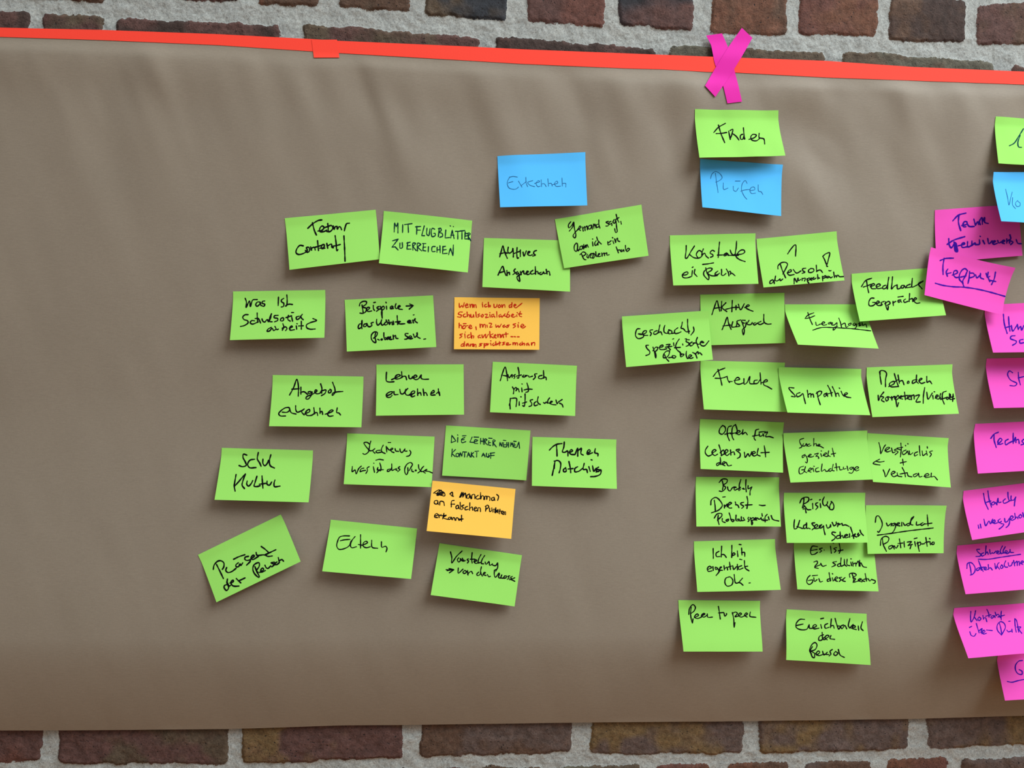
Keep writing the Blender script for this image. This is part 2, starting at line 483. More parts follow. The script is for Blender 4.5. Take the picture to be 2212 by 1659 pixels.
def strip_between(name, up, dn, n, x0, x1, off, thick, mat):
    xs = np.linspace(x0, x1, n)
    t = np.linspace(0, 1, 5)[:, None]
    X = np.repeat(xs[None], 5, 0)
    Z = up(xs)[None] * (1 - t) + dn(xs)[None] * t
    Y = -(paper_off(X, Z) + off)
    return sheet(name, np.stack([X, Y, Z], -1), thick, mat)


tape = strip_between('masking_tape_strip', z_tape_top, z_tape_bot, 400, float(hit(-380, 100, OFF0)[0]), float(hit(2700, 160, OFF0)[0]), 0.0006, 0.0002, RED_TAPE)
tag(tape, 'long red-orange tape strip running along the top edge of the brown paper', 'tape')


def quad_sheet(name, left, right, offs, thick, mat, nc=5):
    """tape piece from two traced pixel edges (same number of points)"""
    L = np.array(left, float); R = np.array(right, float)
    k = len(L); n = 24
    s = np.linspace(0, k - 1, n)
    li = np.stack([np.interp(s, np.arange(k), L[:, j]) for j in (0, 1)], -1)
    ri = np.stack([np.interp(s, np.arange(k), R[:, j]) for j in (0, 1)], -1)
    u = np.linspace(0, 1, nc)[None, :, None]
    P = li[:, None] * (1 - u) + ri[:, None] * u
    off = np.full(P.shape[:2], OFF0)
    for _ in range(4):
        x, z = hit(P[..., 0], P[..., 1], off)
        off = offs(x, z)
    x, z = hit(P[..., 0], P[..., 1], off)
    return sheet(name, np.stack([x, -off, z], -1), thick, mat)


patch = quad_sheet('masking_tape_patch', [(673, 85.8), (678, 124.5)], [(727.8, 85.6), (733.3, 124.3)], lambda x, z: paper_off(x, z) + 0.0011, 0.0002, RED_TAPE)
tag(patch, 'short red-orange tape patch stuck over the long strip left of centre', 'tape')


def r3(p): return [(1350 + x / 2.566, y / 2.566) for x, y in p]


def over_edge(lift):
    def f(x, z):
        t = sstep(-0.030, 0.004, z_tape_top(x) - z)          # 0 on the wall well above the paper, 1 on the paper
        return (0.0090 + lift) * (1 - t) + (paper_off(x, z) + 0.0012 + lift) * t
    return f


a = quad_sheet('pink_tape_strip', r3([(450, 197), (478, 250), (497, 350), (546, 480), (568, 573)]), r3([(538, 185), (572, 262), (603, 375), (628, 470), (649, 563)]), over_edge(0.0), 0.0002, PINK_TAPE)
tag(a, 'pink tape strip of the cross slanting down to the right, underneath the other', 'tape', 'pink tape cross')
b = quad_sheet('pink_tape_strip', r3([(648, 154), (572, 262), (495, 387), (444, 475)]), r3([(707, 210), (650, 310), (576, 430), (501, 537)]), over_edge(0.0007), 0.0002, PINK_TAPE)
tag(b, 'pink tape strip of the cross slanting down to the left, lying on top', 'tape', 'pink tape cross')

# ------------------------------------------------------------------ sticky notes
# traced once from the photograph: id, colour, corners (top left, top right, bottom right, bottom left), pen strokes
# strokes are in tenths of a pixel from the top left corner; '!' marks straight strokes, '_' an underline
NOTES = [
("teams","green","615,471.4 811.4,453 821,560 625.4,582.8",
 "500,220 610,120 730,50 800,40;600,100 620,190 650,290 686,366;720,280 810,260 850,200 810,170 760,220 760,290 850,290 910,260;930,120 940,210 940,290;850,210 940,180 1010,160 1040,220 980,290 910,290;1050,170 1070,250 1090,190 1130,180 1140,240 1170,190 1200,190 1230,250;1290,274 1306,200 1340,120 1400,110;400,600 330,590 260,670 246,750 300,786 410,760 490,700 470,640 520,630 540,700 490,740 450,700;560,620 580,690;580,650 640,630 660,690;710,490 730,700;660,630 790,590;760,650 850,630 850,570 800,590 800,660 870,650;910,550 930,650;930,600 1010,560 1020,630 1050,640;1090,380 1110,530 1130,710 1150,680;1030,610 1130,590 1200,570;1280,386 1294,650 1304,930"),
("flugblaetter","green","829,455.6 1020,476.6 1010.6,588.6 818.6,568.4",
 "!226,460 234,260 270,350 306,260 306,480;410,300 406,470;450,300 610,280;526,300 534,466;716,334 710,510;690,350 800,340;710,420 790,420;!876,330 820,540 880,540;934,380 930,510 970,540 1000,390;1100,400 1050,380 1026,470 1046,560 1110,540 1110,490 1080,490;1200,380 1180,560;1180,390 1230,380 1240,430 1200,470 1260,490 1270,550 1210,574;!1340,420 1326,590 1420,580;!1446,590 1480,420 1520,600;1450,530 1520,530;1434,326 1442,334;1500,340 1508,348;1550,446 1650,446;1600,450 1600,610;1640,440 1750,430;1690,450 1690,610;!1760,460 1750,610 1810,610;1754,500 1810,490;1754,550 1810,540;1830,620 1830,480 1870,500 1830,550 1880,650;190,650 310,616;!300,630 240,710 174,790 246,780 310,850;350,700 354,810 400,800 400,690;!520,680 500,830 590,830;500,700 570,680;510,760 570,750;630,850 634,700 690,710 640,770 700,860;730,870 734,700 800,730 740,780 820,870;!860,710 846,860 910,870;840,710 910,710;850,790 910,786;966,780 960,890;1110,774 1050,780 1046,880 1110,880;1154,790 1150,900;1214,760 1220,910;1154,850 1214,840;!1280,770 1270,930 1370,920;1270,780 1330,770;1276,850 1350,840;!1400,950 1440,810 1490,960;1504,740 1496,970"),
("beispiele","green","744.4,647.6 935.4,638 942.4,749.6 749.2,759.4",
 "381,118 395,205 407,284;325,135 337,83 407,39 477,48 468,100 390,161 468,188 468,249 407,297 337,292;486,240 547,179 512,165 477,205 512,257 590,245;625,127 629,205 651,235;634,65 669,59;744,153 704,170 712,196 756,205 695,252;773,144 803,205 817,406 800,266;773,205 843,144 866,188 817,231;908,144 913,210;896,57 904,71;995,196 1053,161 1026,140 988,170 1000,200 1061,193;1114,92 1096,153 1114,196 1157,179;1140,188 1209,144 1183,130 1157,161 1175,200 1253,214;1337,140 1410,137 1480,130;!1410,95 1489,130 1401,205;381,528 329,528 297,597 311,629 364,597 384,528 381,449 372,528 381,632;486,519 425,536 416,584 459,580 494,536 512,580 555,589;625,493 573,510 599,554 555,584;698,427 695,502 721,554 773,510 808,432 791,502 817,554 861,528;913,475 869,510 878,549 922,536 939,502 913,475;901,444 908,447;953,444 960,451;965,484 974,542 1000,493 1026,489 1035,545 1070,528;1053,467 1065,536;1140,350 1145,441 1152,536;1096,484 1209,475;1152,502 1209,475 1175,467 1157,502 1192,524 1305,522;1366,496 1436,467 1410,449 1361,479 1384,507 1454,502;1471,441 1494,502;1494,458 1532,406 1529,467 1576,502;1489,332 1506,329;677,720 660,789 677,929 625,911 582,842 590,754 651,699 712,711 695,781 634,833;721,859 756,877;791,863 808,845 821,868 796,873 791,863;852,720 855,807 878,868 913,842 887,824;913,833 939,807 930,863;957,807 965,859 1000,824 1000,798 974,824 983,863 1026,859;1053,772 1061,856;1058,807 1105,772 1114,833 1157,842;1375,734 1314,737 1323,781 1366,807 1349,850 1302,856;1384,842 1454,803 1428,781 1389,816 1419,850 1471,838;1489,746 1515,816;1532,816 1576,754 1567,711 1581,807 1637,838;1715,856 1755,849"),
("wasist","green","503.4,629.6 702.4,626.4 700.6,729.4 496.6,734.6",
 "266,154 294,230 286,350 360,210 380,330 430,190 526,180;590,234 530,234 494,290 520,326 580,280 594,234 606,310;690,210 640,220 634,260 690,280 670,326 620,310;986,130 980,310;1100,154 1050,190 1050,226 1100,260 1090,330 1046,340;1166,80 1174,190 1166,290 1150,320;1130,320 1210,280 1286,286;330,506 260,510 214,560 240,610 320,640 330,680 250,740 166,760;470,640 410,634 374,680 420,710 550,660;526,470 530,590 540,670;480,590 550,590 580,640 600,686;630,600 650,650 690,666 740,610 760,650;760,610 770,660 810,590 830,510 834,486;834,490 800,570 790,650 850,660;980,520 900,530 890,570 970,590 970,630 900,660;1080,570 1040,590 1030,634 1080,640 1100,590 1080,570;1200,520 1190,610 1240,646;1150,570 1210,550 1270,530;1270,550 1290,646;1270,460 1314,460;1430,540 1370,560 1380,610 1420,600 1500,500;1460,540 1490,590 1520,614;830,780 760,820 740,866 790,860 850,800 880,850 920,830;910,760 950,830 980,820;1080,700 1100,770 1070,840;1070,800 1140,770 1170,810 1140,850;1220,800 1290,770 1270,750 1230,790 1240,840 1330,830;1370,750 1380,820;1380,700 1394,704;1480,650 1480,820;1420,750 1520,746;1730,590 1810,630 1670,680 1590,730 1600,790 1670,820 1780,816"),
("angebot","green","589,810 785,813.4 780.6,923 581.2,920.6",
 "366,431 453,271 523,93 558,254 554,454;418,306 575,297;610,262 610,411;601,376 680,362 753,419;819,355 767,367 776,402 828,384 854,358 837,428 767,519 718,512 732,472 872,411;872,411 959,341 933,320 907,367 941,402 1020,393 1064,323;1037,192 1064,288 1060,393;1064,341 1151,323 1133,393 1055,445;1247,315 1203,349 1212,384 1255,376 1264,323 1238,306;1294,158 1346,306 1343,384 1290,442 1290,402 1378,367 1517,355;209,803 314,803 366,759 357,707 279,707 174,777 130,838 165,881 279,885;366,733 401,812 505,843;497,663 502,759 532,803 610,777 654,751;680,733 627,794 680,861;697,838 802,786 793,742 741,768 706,829 750,873 854,864 907,820;889,707 907,838;907,820 959,812 973,873;1020,716 1025,829;1025,803 1064,786 1081,850;1133,847 1238,812 1308,768 1282,751 1221,786 1186,847 1221,890 1308,881;1395,711 1386,812 1430,820 1465,861"),
("erkennen","blue","1074.4,337.4 1264.4,328.6 1268.6,443.6 1080.4,447.6",
 "260,460 340,440 440,454;276,450 230,530 220,610 260,690 340,716 410,710 460,670;240,580 340,550;460,540 490,590 536,670;530,630 580,590 630,550;620,460 630,590 660,660;770,530 660,570 710,630 810,660;810,590 920,550 890,530 840,590 880,660 930,650;950,510 960,660;970,600 1020,600 1060,660;1096,490 1110,650;1120,590 1170,590 1190,650;1190,620 1310,580 1290,540 1240,590 1270,650 1370,650;1400,470 1410,650;1420,590 1480,590 1484,670"),
("jemand","green","1198.6,473.6 1385.6,442 1401,552.4 1218.6,579.6",
 "350,60 300,130 310,190 370,140 410,70 390,170 320,260;416,70 430,210 460,350 440,410 400,370 460,270 520,220;500,220 570,180 550,150 520,200 560,250;600,170 620,260;620,200 650,160 660,250;660,190 700,150 710,230;800,130 740,150 730,210 780,210 804,140 820,220;840,110 850,200;856,150 870,110 900,190;940,110 900,130 910,180 950,170;956,20 960,130 980,194;1160,50 1110,70 1170,110 1150,150 1110,150;1220,50 1180,70 1190,120 1230,90 1240,140;1290,10 1260,70 1300,90 1320,20 1340,170 1350,280 1320,290 1300,210;1330,-100 1360,10 1390,70;1320,10 1390,-30;1430,50 1444,110;470,520 430,570 430,670 470,700 500,590 490,520 510,690 540,650;600,580 550,600 560,660 600,640 604,580 630,650;630,550 640,630 670,560 680,620 700,550 730,610;820,490 830,580;820,430 826,434;900,470 870,510 880,570 940,540;960,490 920,540 940,560;910,390 940,470 1010,540;1150,490 1160,560 1210,540;1170,510 1220,470;1260,470 1280,530;1250,400 1260,410;1300,430 1320,510 1330,450 1360,410 1370,470 1406,486;580,750 640,870 680,880;550,770 620,710 680,750 620,800;710,760 700,820 730,840 750,780 790,770 770,830 820,840;840,740 830,850 870,810 860,750 780,750;890,710 910,810 950,800;930,790 980,750 950,750 950,810 1000,800;1020,730 1030,800;1036,760 1070,730 1080,790;1084,750 1130,730 1130,780 1180,770;1330,600 1380,730;1380,670 1420,670 1430,700;1450,660 1430,700 1460,700 1490,660 1500,700;1530,570 1540,670 1570,700 1620,650 1590,630 1550,680"),
("aktives","green","1045.6,514 1232,520 1231.4,630 1042,620",
 "344,410 380,280 414,170 450,300 510,440;350,340 480,310;530,200 520,290 550,330 620,280 630,220 640,320 640,410;470,330 550,320;720,210 714,340 730,440 750,430;640,340 770,290;790,260 790,400;850,310 870,390 920,280;950,340 1000,300 970,290 950,350 1000,380 1050,360;1140,270 1090,290 1080,340 1120,370 1060,390;310,800 360,690 410,610 440,700 480,810;340,750 450,720;500,700 506,810;510,760 550,740 560,790;680,670 650,710 680,750 630,790;730,730 700,750 720,790 750,750 770,860 780,940 740,910 720,840 810,780;790,720 810,790;810,750 860,710 870,770 910,780;910,760 970,730 940,716 920,760 950,790 1000,770;1060,700 1010,740 1030,780 1110,760;1114,620 1120,780;1120,740 1160,720 1180,770;1240,740 1200,760 1230,790 1280,760 1290,730 1310,770 1350,760;1350,680 1370,780;1370,730 1410,720 1430,800"),
("wennich","orange","981.6,642 1166,644 1165,755.6 980.6,754.4",
 "110,130 120,220 170,180 190,220 220,120;240,180 300,170 280,140 246,170 260,224 310,210;340,150 350,224 360,170 390,150 400,224;420,160 430,224 440,170 466,160 480,224;610,140 620,210;610,110 616,114;700,150 660,170 670,210 710,200;740,110 746,220 760,170 786,180 780,210 740,180;860,150 870,220 910,210 930,150;980,160 950,190 970,224 1006,200 980,160;1030,160 1040,224 1060,170 1090,160 1100,216;1230,160 1190,180 1200,224 1240,200;1250,120 1246,220;1290,190 1340,170 1310,150 1290,190 1330,230 1390,190 1466,130;180,320 120,320 90,360 160,390 140,430 74,420;240,360 200,380 210,424 260,420;280,320 290,424 300,380 330,380 340,430;360,370 370,430 410,420 420,370 430,430;470,320 480,430;550,360 510,380 550,400 510,430;620,370 580,400 610,430 634,390 610,370;670,370 720,370 680,440 740,430;770,370 780,430;770,330 776,334;860,370 810,380 820,430 860,400 880,430;920,310 926,430;1010,370 970,390 980,430 1020,400 1034,430;1040,430 1100,360;1090,400 1130,420;1180,310 1150,360 1140,430 1190,420 1200,390 1150,370;1240,400 1290,380 1260,364 1240,410 1290,430 1330,410;1350,380 1360,420;1360,330 1370,334;1430,310 1410,400 1460,420;1380,360 1460,360;110,560 110,660;114,610 150,600 170,670;220,610 180,640 200,680 240,660 250,620 210,610;200,570 260,570;260,620 300,610;310,650 380,630 350,600 320,650 360,680 390,660;470,640 480,700;560,580 566,660 580,590 610,590 620,650 640,590 670,590 680,660;710,600 720,650;760,560 810,570 770,650 820,640;900,590 910,650 950,610 970,650 1020,580;1060,620 1090,600;1090,600 1050,620 1070,650 1110,630 1140,650;1190,600 1140,610 1180,630 1150,656;1330,570 1270,590 1330,620 1280,660;1380,590 1386,650;1390,550 1396,554;1450,630 1510,610 1470,580 1440,630 1490,664 1540,630;180,790 120,810 170,840 120,880;230,790 240,880;240,750 246,754;330,810 290,830 300,880 350,860;360,760 380,890 390,830 426,840 420,880;560,820 520,840 530,880 560,860 580,880;600,810 620,876 660,810;680,800 690,880 740,800;770,740 780,880;840,790 780,830 850,880;860,840 910,830 890,800 866,860 910,880;940,800 950,870 960,810 990,800 1000,870;1010,810 1020,870 1050,800 1070,870;1120,760 1126,860;1080,800 1170,790;1230,850 1270,854;1300,850 1330,856;1370,854 1406,856;220,1000 160,1020 150,1056 200,1050 220,1010;226,960 220,1060;300,1000 260,1020 270,1056 306,1010 320,1056;350,1010 350,1060 370,1020 400,1010 400,1060;420,1010 426,1070 446,1020 470,1020 474,1076;610,1000 550,1010 590,1036 540,1056;650,1000 650,1090;650,1020 700,1000 700,1030 660,1050;720,1000 720,1040 750,1000;790,990 800,1040;790,940 796,944;860,990 830,1020 850,1044 890,1020;900,960 906,1040 930,1000 950,1030;980,960 986,1040;950,1000 1010,980;1100,970 1050,980 1090,1010 1040,1030;1130,1020 1180,990 1140,980 1130,1030 1220,1020;1270,980 1274,1036 1290,984 1314,984 1320,1036 1340,984 1370,990 1370,1036;1440,990 1410,1020 1440,1036 1470,1010;1470,960 1474,1036 1490,1000 1520,996 1520,1036;1600,990 1560,1010 1570,1040 1610,1010 1620,1040;1670,980 1674,1040 1690,990 1740,980 1740,1040"),
("lehrer","green","813,787.6 1001.4,787 1002.4,895.6 812,898",
 "220,170 214,270 220,360 270,380 380,374;330,330 440,280 520,240 480,220 420,250 410,310 490,310 570,270;546,160 554,270;560,260 630,260 654,330;700,240 710,300 750,310 780,260;770,300 880,260 840,230 800,290 850,330 910,310 960,240;970,230 970,300 1010,320 1126,320;230,680 330,630 350,590 280,600 220,650 230,706 300,710 340,670;380,590 390,650 470,650;506,540 530,630 570,640 680,520;640,540 620,600 650,660 770,660;720,650 820,620 830,580 780,580 740,650 770,700 830,680;890,530 894,670;900,630 950,610 970,670;1010,530 1030,670;1030,620 1070,610 1100,670;1180,630 1250,600 1240,560 1190,600 1180,660 1270,660;1340,530 1350,630;1300,630 1350,590 1370,670"),
("austausch","green","1064.4,781.4 1246.4,790 1242.4,898.6 1058.6,890.4",
 "168,411 220,237 272,118 307,254 325,411;229,298 325,315;333,280 359,350 421,280 424,341;490,280 455,306 487,332 464,364;551,128 572,237 560,359 534,350;516,315 621,289;673,289 647,324 691,332 743,298;700,298 752,306;778,306 787,332 865,315;961,263 909,271 926,332 883,385;1066,298 1005,315 996,359 1066,367 1118,332;1101,193 1109,359;1109,332 1153,341 1162,394;429,547 459,603 452,694;459,612 499,559 525,585 508,629;516,612 551,585 577,655;630,568 639,652;633,481 644,486;743,463 769,551 769,646 717,664;682,612 769,594 860,599;386,795 377,917 382,1021;365,943 372,908;386,795 516,795 522,864 508,973;577,864 577,943;609,760 619,763;703,699 703,830 682,969 656,952;647,899 734,873;865,821 813,838 848,908 839,952 790,969;944,864 900,899 909,952 979,934;987,760 970,847 987,899 1031,926;1101,882 1127,903 1162,873 1188,896;1232,786 1197,838 1197,891 1232,899;1232,899 1293,864 1266,856 1240,899 1293,926 1371,934;1371,830 1397,917 1415,882 1502,821;1450,899 1502,926 1523,983"),
("schul","green","479,967.4 676,973 666.6,1085.2 463.4,1079.6",
 "540,160 470,140 460,210 510,310 530,380 450,410 376,386;710,250 610,270 560,360 600,430 740,430;790,106 770,210 770,250 820,330 850,400;890,250 890,340 930,390 990,330 1010,270;1060,154 1030,290 1050,390 1140,440;310,580 280,750 270,830 290,940;280,830 370,730 470,610 510,570;510,570 460,710 440,810 490,880;550,720 540,790 580,830 640,770 670,710;760,620 720,750 700,830 760,840 830,820;870,610 880,750 890,874;810,790 950,770;980,720 980,790 1030,810 1080,740;1150,700 1130,770 1140,840 1260,830"),
("dielehrer","green","963.4,919 1146,930 1137,1037.6 955,1027.4",
 "!120,366 130,210 220,334 120,370;260,260 256,360;254,202 262,210;410,260 340,300 350,370 430,350;346,310 400,306;360,224 440,220;!570,250 520,360 610,366;690,320 630,310 620,380 690,390;630,350 680,340;610,250 710,254;754,280 750,400;810,280 814,410;754,340 814,340;840,410 846,290 890,310 850,350 900,420;!930,330 920,420 970,430;926,374 966,370;930,274 1000,280;1020,434 1026,310 1070,330 1030,370 1094,466;!1164,440 1170,360 1210,460 1220,370;!1246,370 1240,460 1300,466;1246,420 1290,416;1246,320 1300,326;1320,370 1316,460;1356,370 1356,470;1316,420 1356,420;!1400,450 1406,360 1426,420 1446,370 1450,460;!1480,380 1470,466 1520,474;1474,426 1510,420;1470,340 1520,346;!1540,460 1580,350 1594,490;126,670 140,510;!210,520 130,600 200,670;260,600 226,610 230,670 270,670 286,620 260,600;!300,680 310,580 350,670 360,590;370,570 450,574;410,574 406,680;!460,680 490,580 530,680;470,640 520,640;550,680 554,580;!600,586 554,630 610,686;630,560 710,554;670,580 666,680;!780,670 810,590 850,680;790,640 840,640;880,600 880,670 920,674 926,610;890,680 920,690 950,650;970,710 974,600;!960,600 1054,590;974,650 1046,646"),
("manchmal","orange","934.4,1038.4 1113.6,1056.4 1104.4,1164 921.6,1147",
 "30,270 100,220 150,200 160,300 100,320 120,250 190,210 200,320 160,310;60,280 260,270 270,330 210,320 220,240 260,270;100,300 240,290;376,290 430,250 440,340;430,250 390,280 420,330 456,340;590,360 640,250 610,360 670,260 656,360 710,270 730,380;800,290 750,320 750,380 790,380 810,310 830,390;850,390 860,310 910,300 920,390;990,320 940,360 960,400 1020,390;1040,260 1044,400 1070,330 1110,340 1110,410;1130,410 1140,340 1170,340 1174,410 1190,340 1240,360 1240,430;1330,360 1280,380 1290,430 1330,420 1336,360 1350,430;1390,300 1430,340 1410,430;100,430 50,440 44,490 90,510 120,470 110,430 130,520;160,530 170,450 240,460 260,540;410,570 420,440 470,430;400,510 480,510;550,530 510,560 520,610 560,590 560,530 580,610;600,470 610,620;680,530 630,550 670,590 630,630;760,560 710,580 710,630 780,620;810,480 804,640;810,600 860,570 870,640;900,620 960,590 930,570 900,620 920,656 980,640;980,660 990,590 1030,590 1040,670;1150,660 1160,550;1140,560 1190,530 1220,570 1160,620;1236,600 1240,670 1280,650 1284,590;1310,680 1316,620 1350,620 1350,690;1370,590 1370,700;1420,630 1380,660 1430,700;1460,620 1450,720;1400,660 1500,660;1500,710 1540,680 1516,660 1490,700 1530,730;1550,730 1556,680 1580,676 1580,736;50,770 120,740 100,710 56,740 50,790 110,800;140,740 146,800;146,760 190,740;250,710 220,830;180,760 300,750;290,760 230,800 330,840;390,790 350,800 350,840 390,830 410,790 420,844;440,850 450,800 480,810 490,856;510,860 520,804 560,816 570,856 620,840;630,750 630,880;580,830 664,830"),
("themen","green","1150.4,943.6 1331.6,949.4 1332.6,1056 1149,1049.4",
 "370,290 440,220 520,170 640,150;520,170 530,310 534,420;690,120 680,230 650,330 700,340 760,310 770,420;810,340 870,310 840,280 800,340 830,380 920,390;930,370 980,250 980,420;980,310 1030,270 1060,250 1050,370 1100,400;1180,360 1250,320 1230,280 1190,320 1190,380 1300,350;1360,260 1350,350 1416,370 1416,420;430,834 460,690 470,620;470,690 500,526 560,520 610,570 600,710 580,780;470,530 500,526;720,670 670,720 680,760 730,750 720,670;790,540 820,680 830,780;770,700 880,690;980,650 920,690 920,760 1000,750 1080,690;1120,580 1100,710 1170,710 1190,780;1220,650 1250,750;1270,500 1290,506;1300,630 1330,750 1380,680 1380,770;1430,660 1380,700 1410,760 1480,720 1470,810 1360,860 1260,866;1380,710 1480,720"),
("praesent","green","427.6,1198.6 606.4,1111.4 649.4,1213 467.6,1301",
 "338,317 355,229 434,142 503,133 564,177 564,264 535,317;407,212 477,351 556,517;625,282 608,343 652,386 730,369 826,299;878,177 826,221 835,264 887,256 913,203 922,203 931,238 974,177;779,99 887,46 1018,3;1096,37 1027,55 1018,99 1061,125 1140,116 1131,151 1058,226;1131,107 1227,29 1201,11 1149,72 1184,107 1314,37;1262,-50 1279,11 1428,3;1375,-175 1463,-111 1532,-32 1463,3 1515,37 1611,29;1436,11 1532,-32 1689,-106;652,648 582,665 573,718 625,774 669,718 634,613 643,529;643,613 686,683 713,657;704,613 774,578 765,552 721,578 747,665 800,683 891,679;835,517 870,552 931,610;878,569 939,543 1021,505;1236,256 1279,369 1332,474 1323,491 1236,421 1192,317 1218,221 1323,174 1332,247 1271,351 1306,386;1341,386 1428,317 1402,290 1367,325 1375,378 1463,343;1454,229 1480,282 1515,299 1576,247;1655,160 1585,177 1655,212 1602,264;1655,194 1724,151 1698,168 1663,212 1716,212 1768,168;1742,64 1759,142;1759,133 1820,107 1855,142"),
("eltern","green","714.4,1122.6 901,1141.6 888,1250.6 696,1234",
 "410,356 280,356 200,380 150,480 136,580 180,644 300,630 400,570 450,460;210,460 300,440 420,430;530,370 460,460 430,570 460,610 560,590;650,330 650,480 650,620;600,540 700,560;680,560 800,500 770,470 710,510 710,580 770,610 860,590;890,450 900,600 1020,624;1100,484 1110,600 1190,580 1220,620 1200,700"),
("vorstellung","green","949.4,1173.4 1127.6,1199.4 1111.6,1310 930.4,1285.4",
 "240,190 270,310 270,430 370,290 490,174;420,320 390,360 420,410 460,370 450,330 500,390 530,360;500,330 510,390 560,380;630,340 600,360 634,390 610,430;710,210 700,330 710,430;670,350 770,350;750,410 810,380 790,360 750,400 790,440 850,420;900,250 850,350 840,430 880,420;980,270 920,370 910,440 960,450;990,410 1010,460 1070,400;1080,410 1090,480 1150,450;1140,470 1210,490 1260,430;1260,430 1260,530 1220,610;146,574 250,580 310,580;170,594 310,570;!210,550 310,580 220,640;290,570 230,550 310,580;410,540 410,650 510,566;550,590 510,630 540,660 590,620 550,590;610,590 620,690;610,670 690,610 720,660;850,630 810,670 820,700 870,690 900,630;910,514 890,630 930,710;950,670 1000,640 970,630 950,680 1010,700;1040,680 1070,730 1100,720;1190,590 1190,690 1210,740 1290,650;1190,590 1230,570;1300,670 1280,740 1320,760;1350,690 1330,750 1380,760;1410,710 1390,760 1440,750 1450,710 1410,710;1520,710 1480,720 1510,760 1470,780;1580,720 1540,740 1560,770 1520,790;1630,750 1550,790 1580,800 1630,826"),
("studierung","green","750,936 938.8,943.2 932.2,1052.2 742.5,1045.8",
 "480,230 430,195 362,205 410,290 470,370 430,430 370,455 340,435;510,168 485,270 480,370 530,375 600,330;590,335 555,380 600,430;710,365 650,370 620,400 650,420 720,410 760,400;780,255 740,340 750,400 820,435;845,285 850,340 855,405;850,290 910,360 970,350 990,325 960,320 935,355 960,395 1010,415;885,198 940,198;1035,330 1050,380 1110,390;1140,335 1150,390 1185,415 1250,330 1240,380 1290,385;1350,365 1375,410 1345,480 1280,498;620,580 690,562 780,575;575,645 577,647;112,715 110,830 170,790 195,875 250,760 305,708;360,750 300,770 280,830 330,810 400,800;475,720 430,750 440,800 405,865;565,720 590,840;665,740 650,770 675,805 640,850;705,640 730,740 720,810 690,805;650,790 785,785;920,770 870,790 870,825 915,810 960,740 962,660;962,740 970,800 1040,770 1070,760 1050,790 1080,800;1135,720 1100,750 1140,780 1090,830;1310,740 1310,840 1280,895 1250,850 1245,760 1290,670 1370,630 1410,670 1380,730 1340,805;1395,770 1400,820 1435,830;1470,800 1485,790 1495,805 1475,810 1470,800;1540,680 1550,760 1580,810 1530,855;1655,710 1610,760 1590,820 1640,825;1690,790 1730,780 1680,800 1650,830 1690,860;1690,815 1750,820 1840,855"),
("finden","green","1501.4,235.6 1681.6,238.4 1696.6,336 1511,340.6",
 "410,510 510,400 660,314;510,350 570,550 646,730;460,534 570,530 690,510;730,480 766,660;760,470 820,440 800,550 770,640;810,530 890,590 954,674;1030,550 990,570 990,650 1030,660 1060,590;1050,410 1070,650;1060,590 1080,650;1170,660 1290,620 1330,570 1260,550 1210,600 1230,670 1330,690 1410,630;1390,530 1390,620 1490,650 1510,760"),
("pruefen","blue","1512.6,343.2 1691.2,355.6 1687.4,466.6 1517.4,447.6",
 "230,430 260,330 340,274 440,330 480,410 420,470 340,506;334,310 360,510 394,730;506,520 516,660 610,630;720,590 730,680 780,700 830,630;766,480 870,480;1020,530 980,470 920,530 900,670 960,810 1016,874;880,700 980,670 1080,660;1080,690 1190,660 1170,610 1110,620 1080,690 1120,750 1200,740;1260,560 1270,700 1320,710 1360,770"),
("konstante","green","1447,508.4 1632,504 1638.4,613 1454.4,616.6",
 "354,225 352,321 340,496 366,496 410,435 453,356 532,234;427,417 506,478 575,496 645,487 697,443 689,365 636,330 593,365 572,426 602,478;724,295 697,374 691,435;697,435 750,387 785,452 834,492;963,347 924,325 881,356 872,391 924,417 933,452 881,475;1074,147 1060,286 1046,482;1029,429 1134,426 1221,417;1221,382 1172,417 1177,447 1229,429 1229,382 1273,435;1304,321 1325,382 1364,426 1413,408;1441,129 1434,269 1416,408 1444,478 1517,531 1627,569;1256,435 1482,435;1448,412 1552,408 1618,365 1605,325 1552,318 1491,356 1448,417;711,630 828,618 945,597;275,862 357,853 397,818 375,792 314,813 270,862 288,911 366,923 453,897;488,766 474,888;485,696 502,687;541,740 532,792 527,818 589,893;776,705 802,810 846,897 834,963 785,923 736,862 732,801 785,740 863,708 916,722 889,766 828,801 820,818 889,871 950,879 1029,871;1038,775 985,818 977,853 1046,844 1073,818;1116,740 1120,792 1116,853 1151,871 1212,827;1221,731 1264,810 1277,876;1264,806 1299,775 1317,810 1308,844;1317,818 1352,827 1409,876"),
("person","green","1634.4,516 1807.2,499.6 1824.4,605.6 1649.4,621",
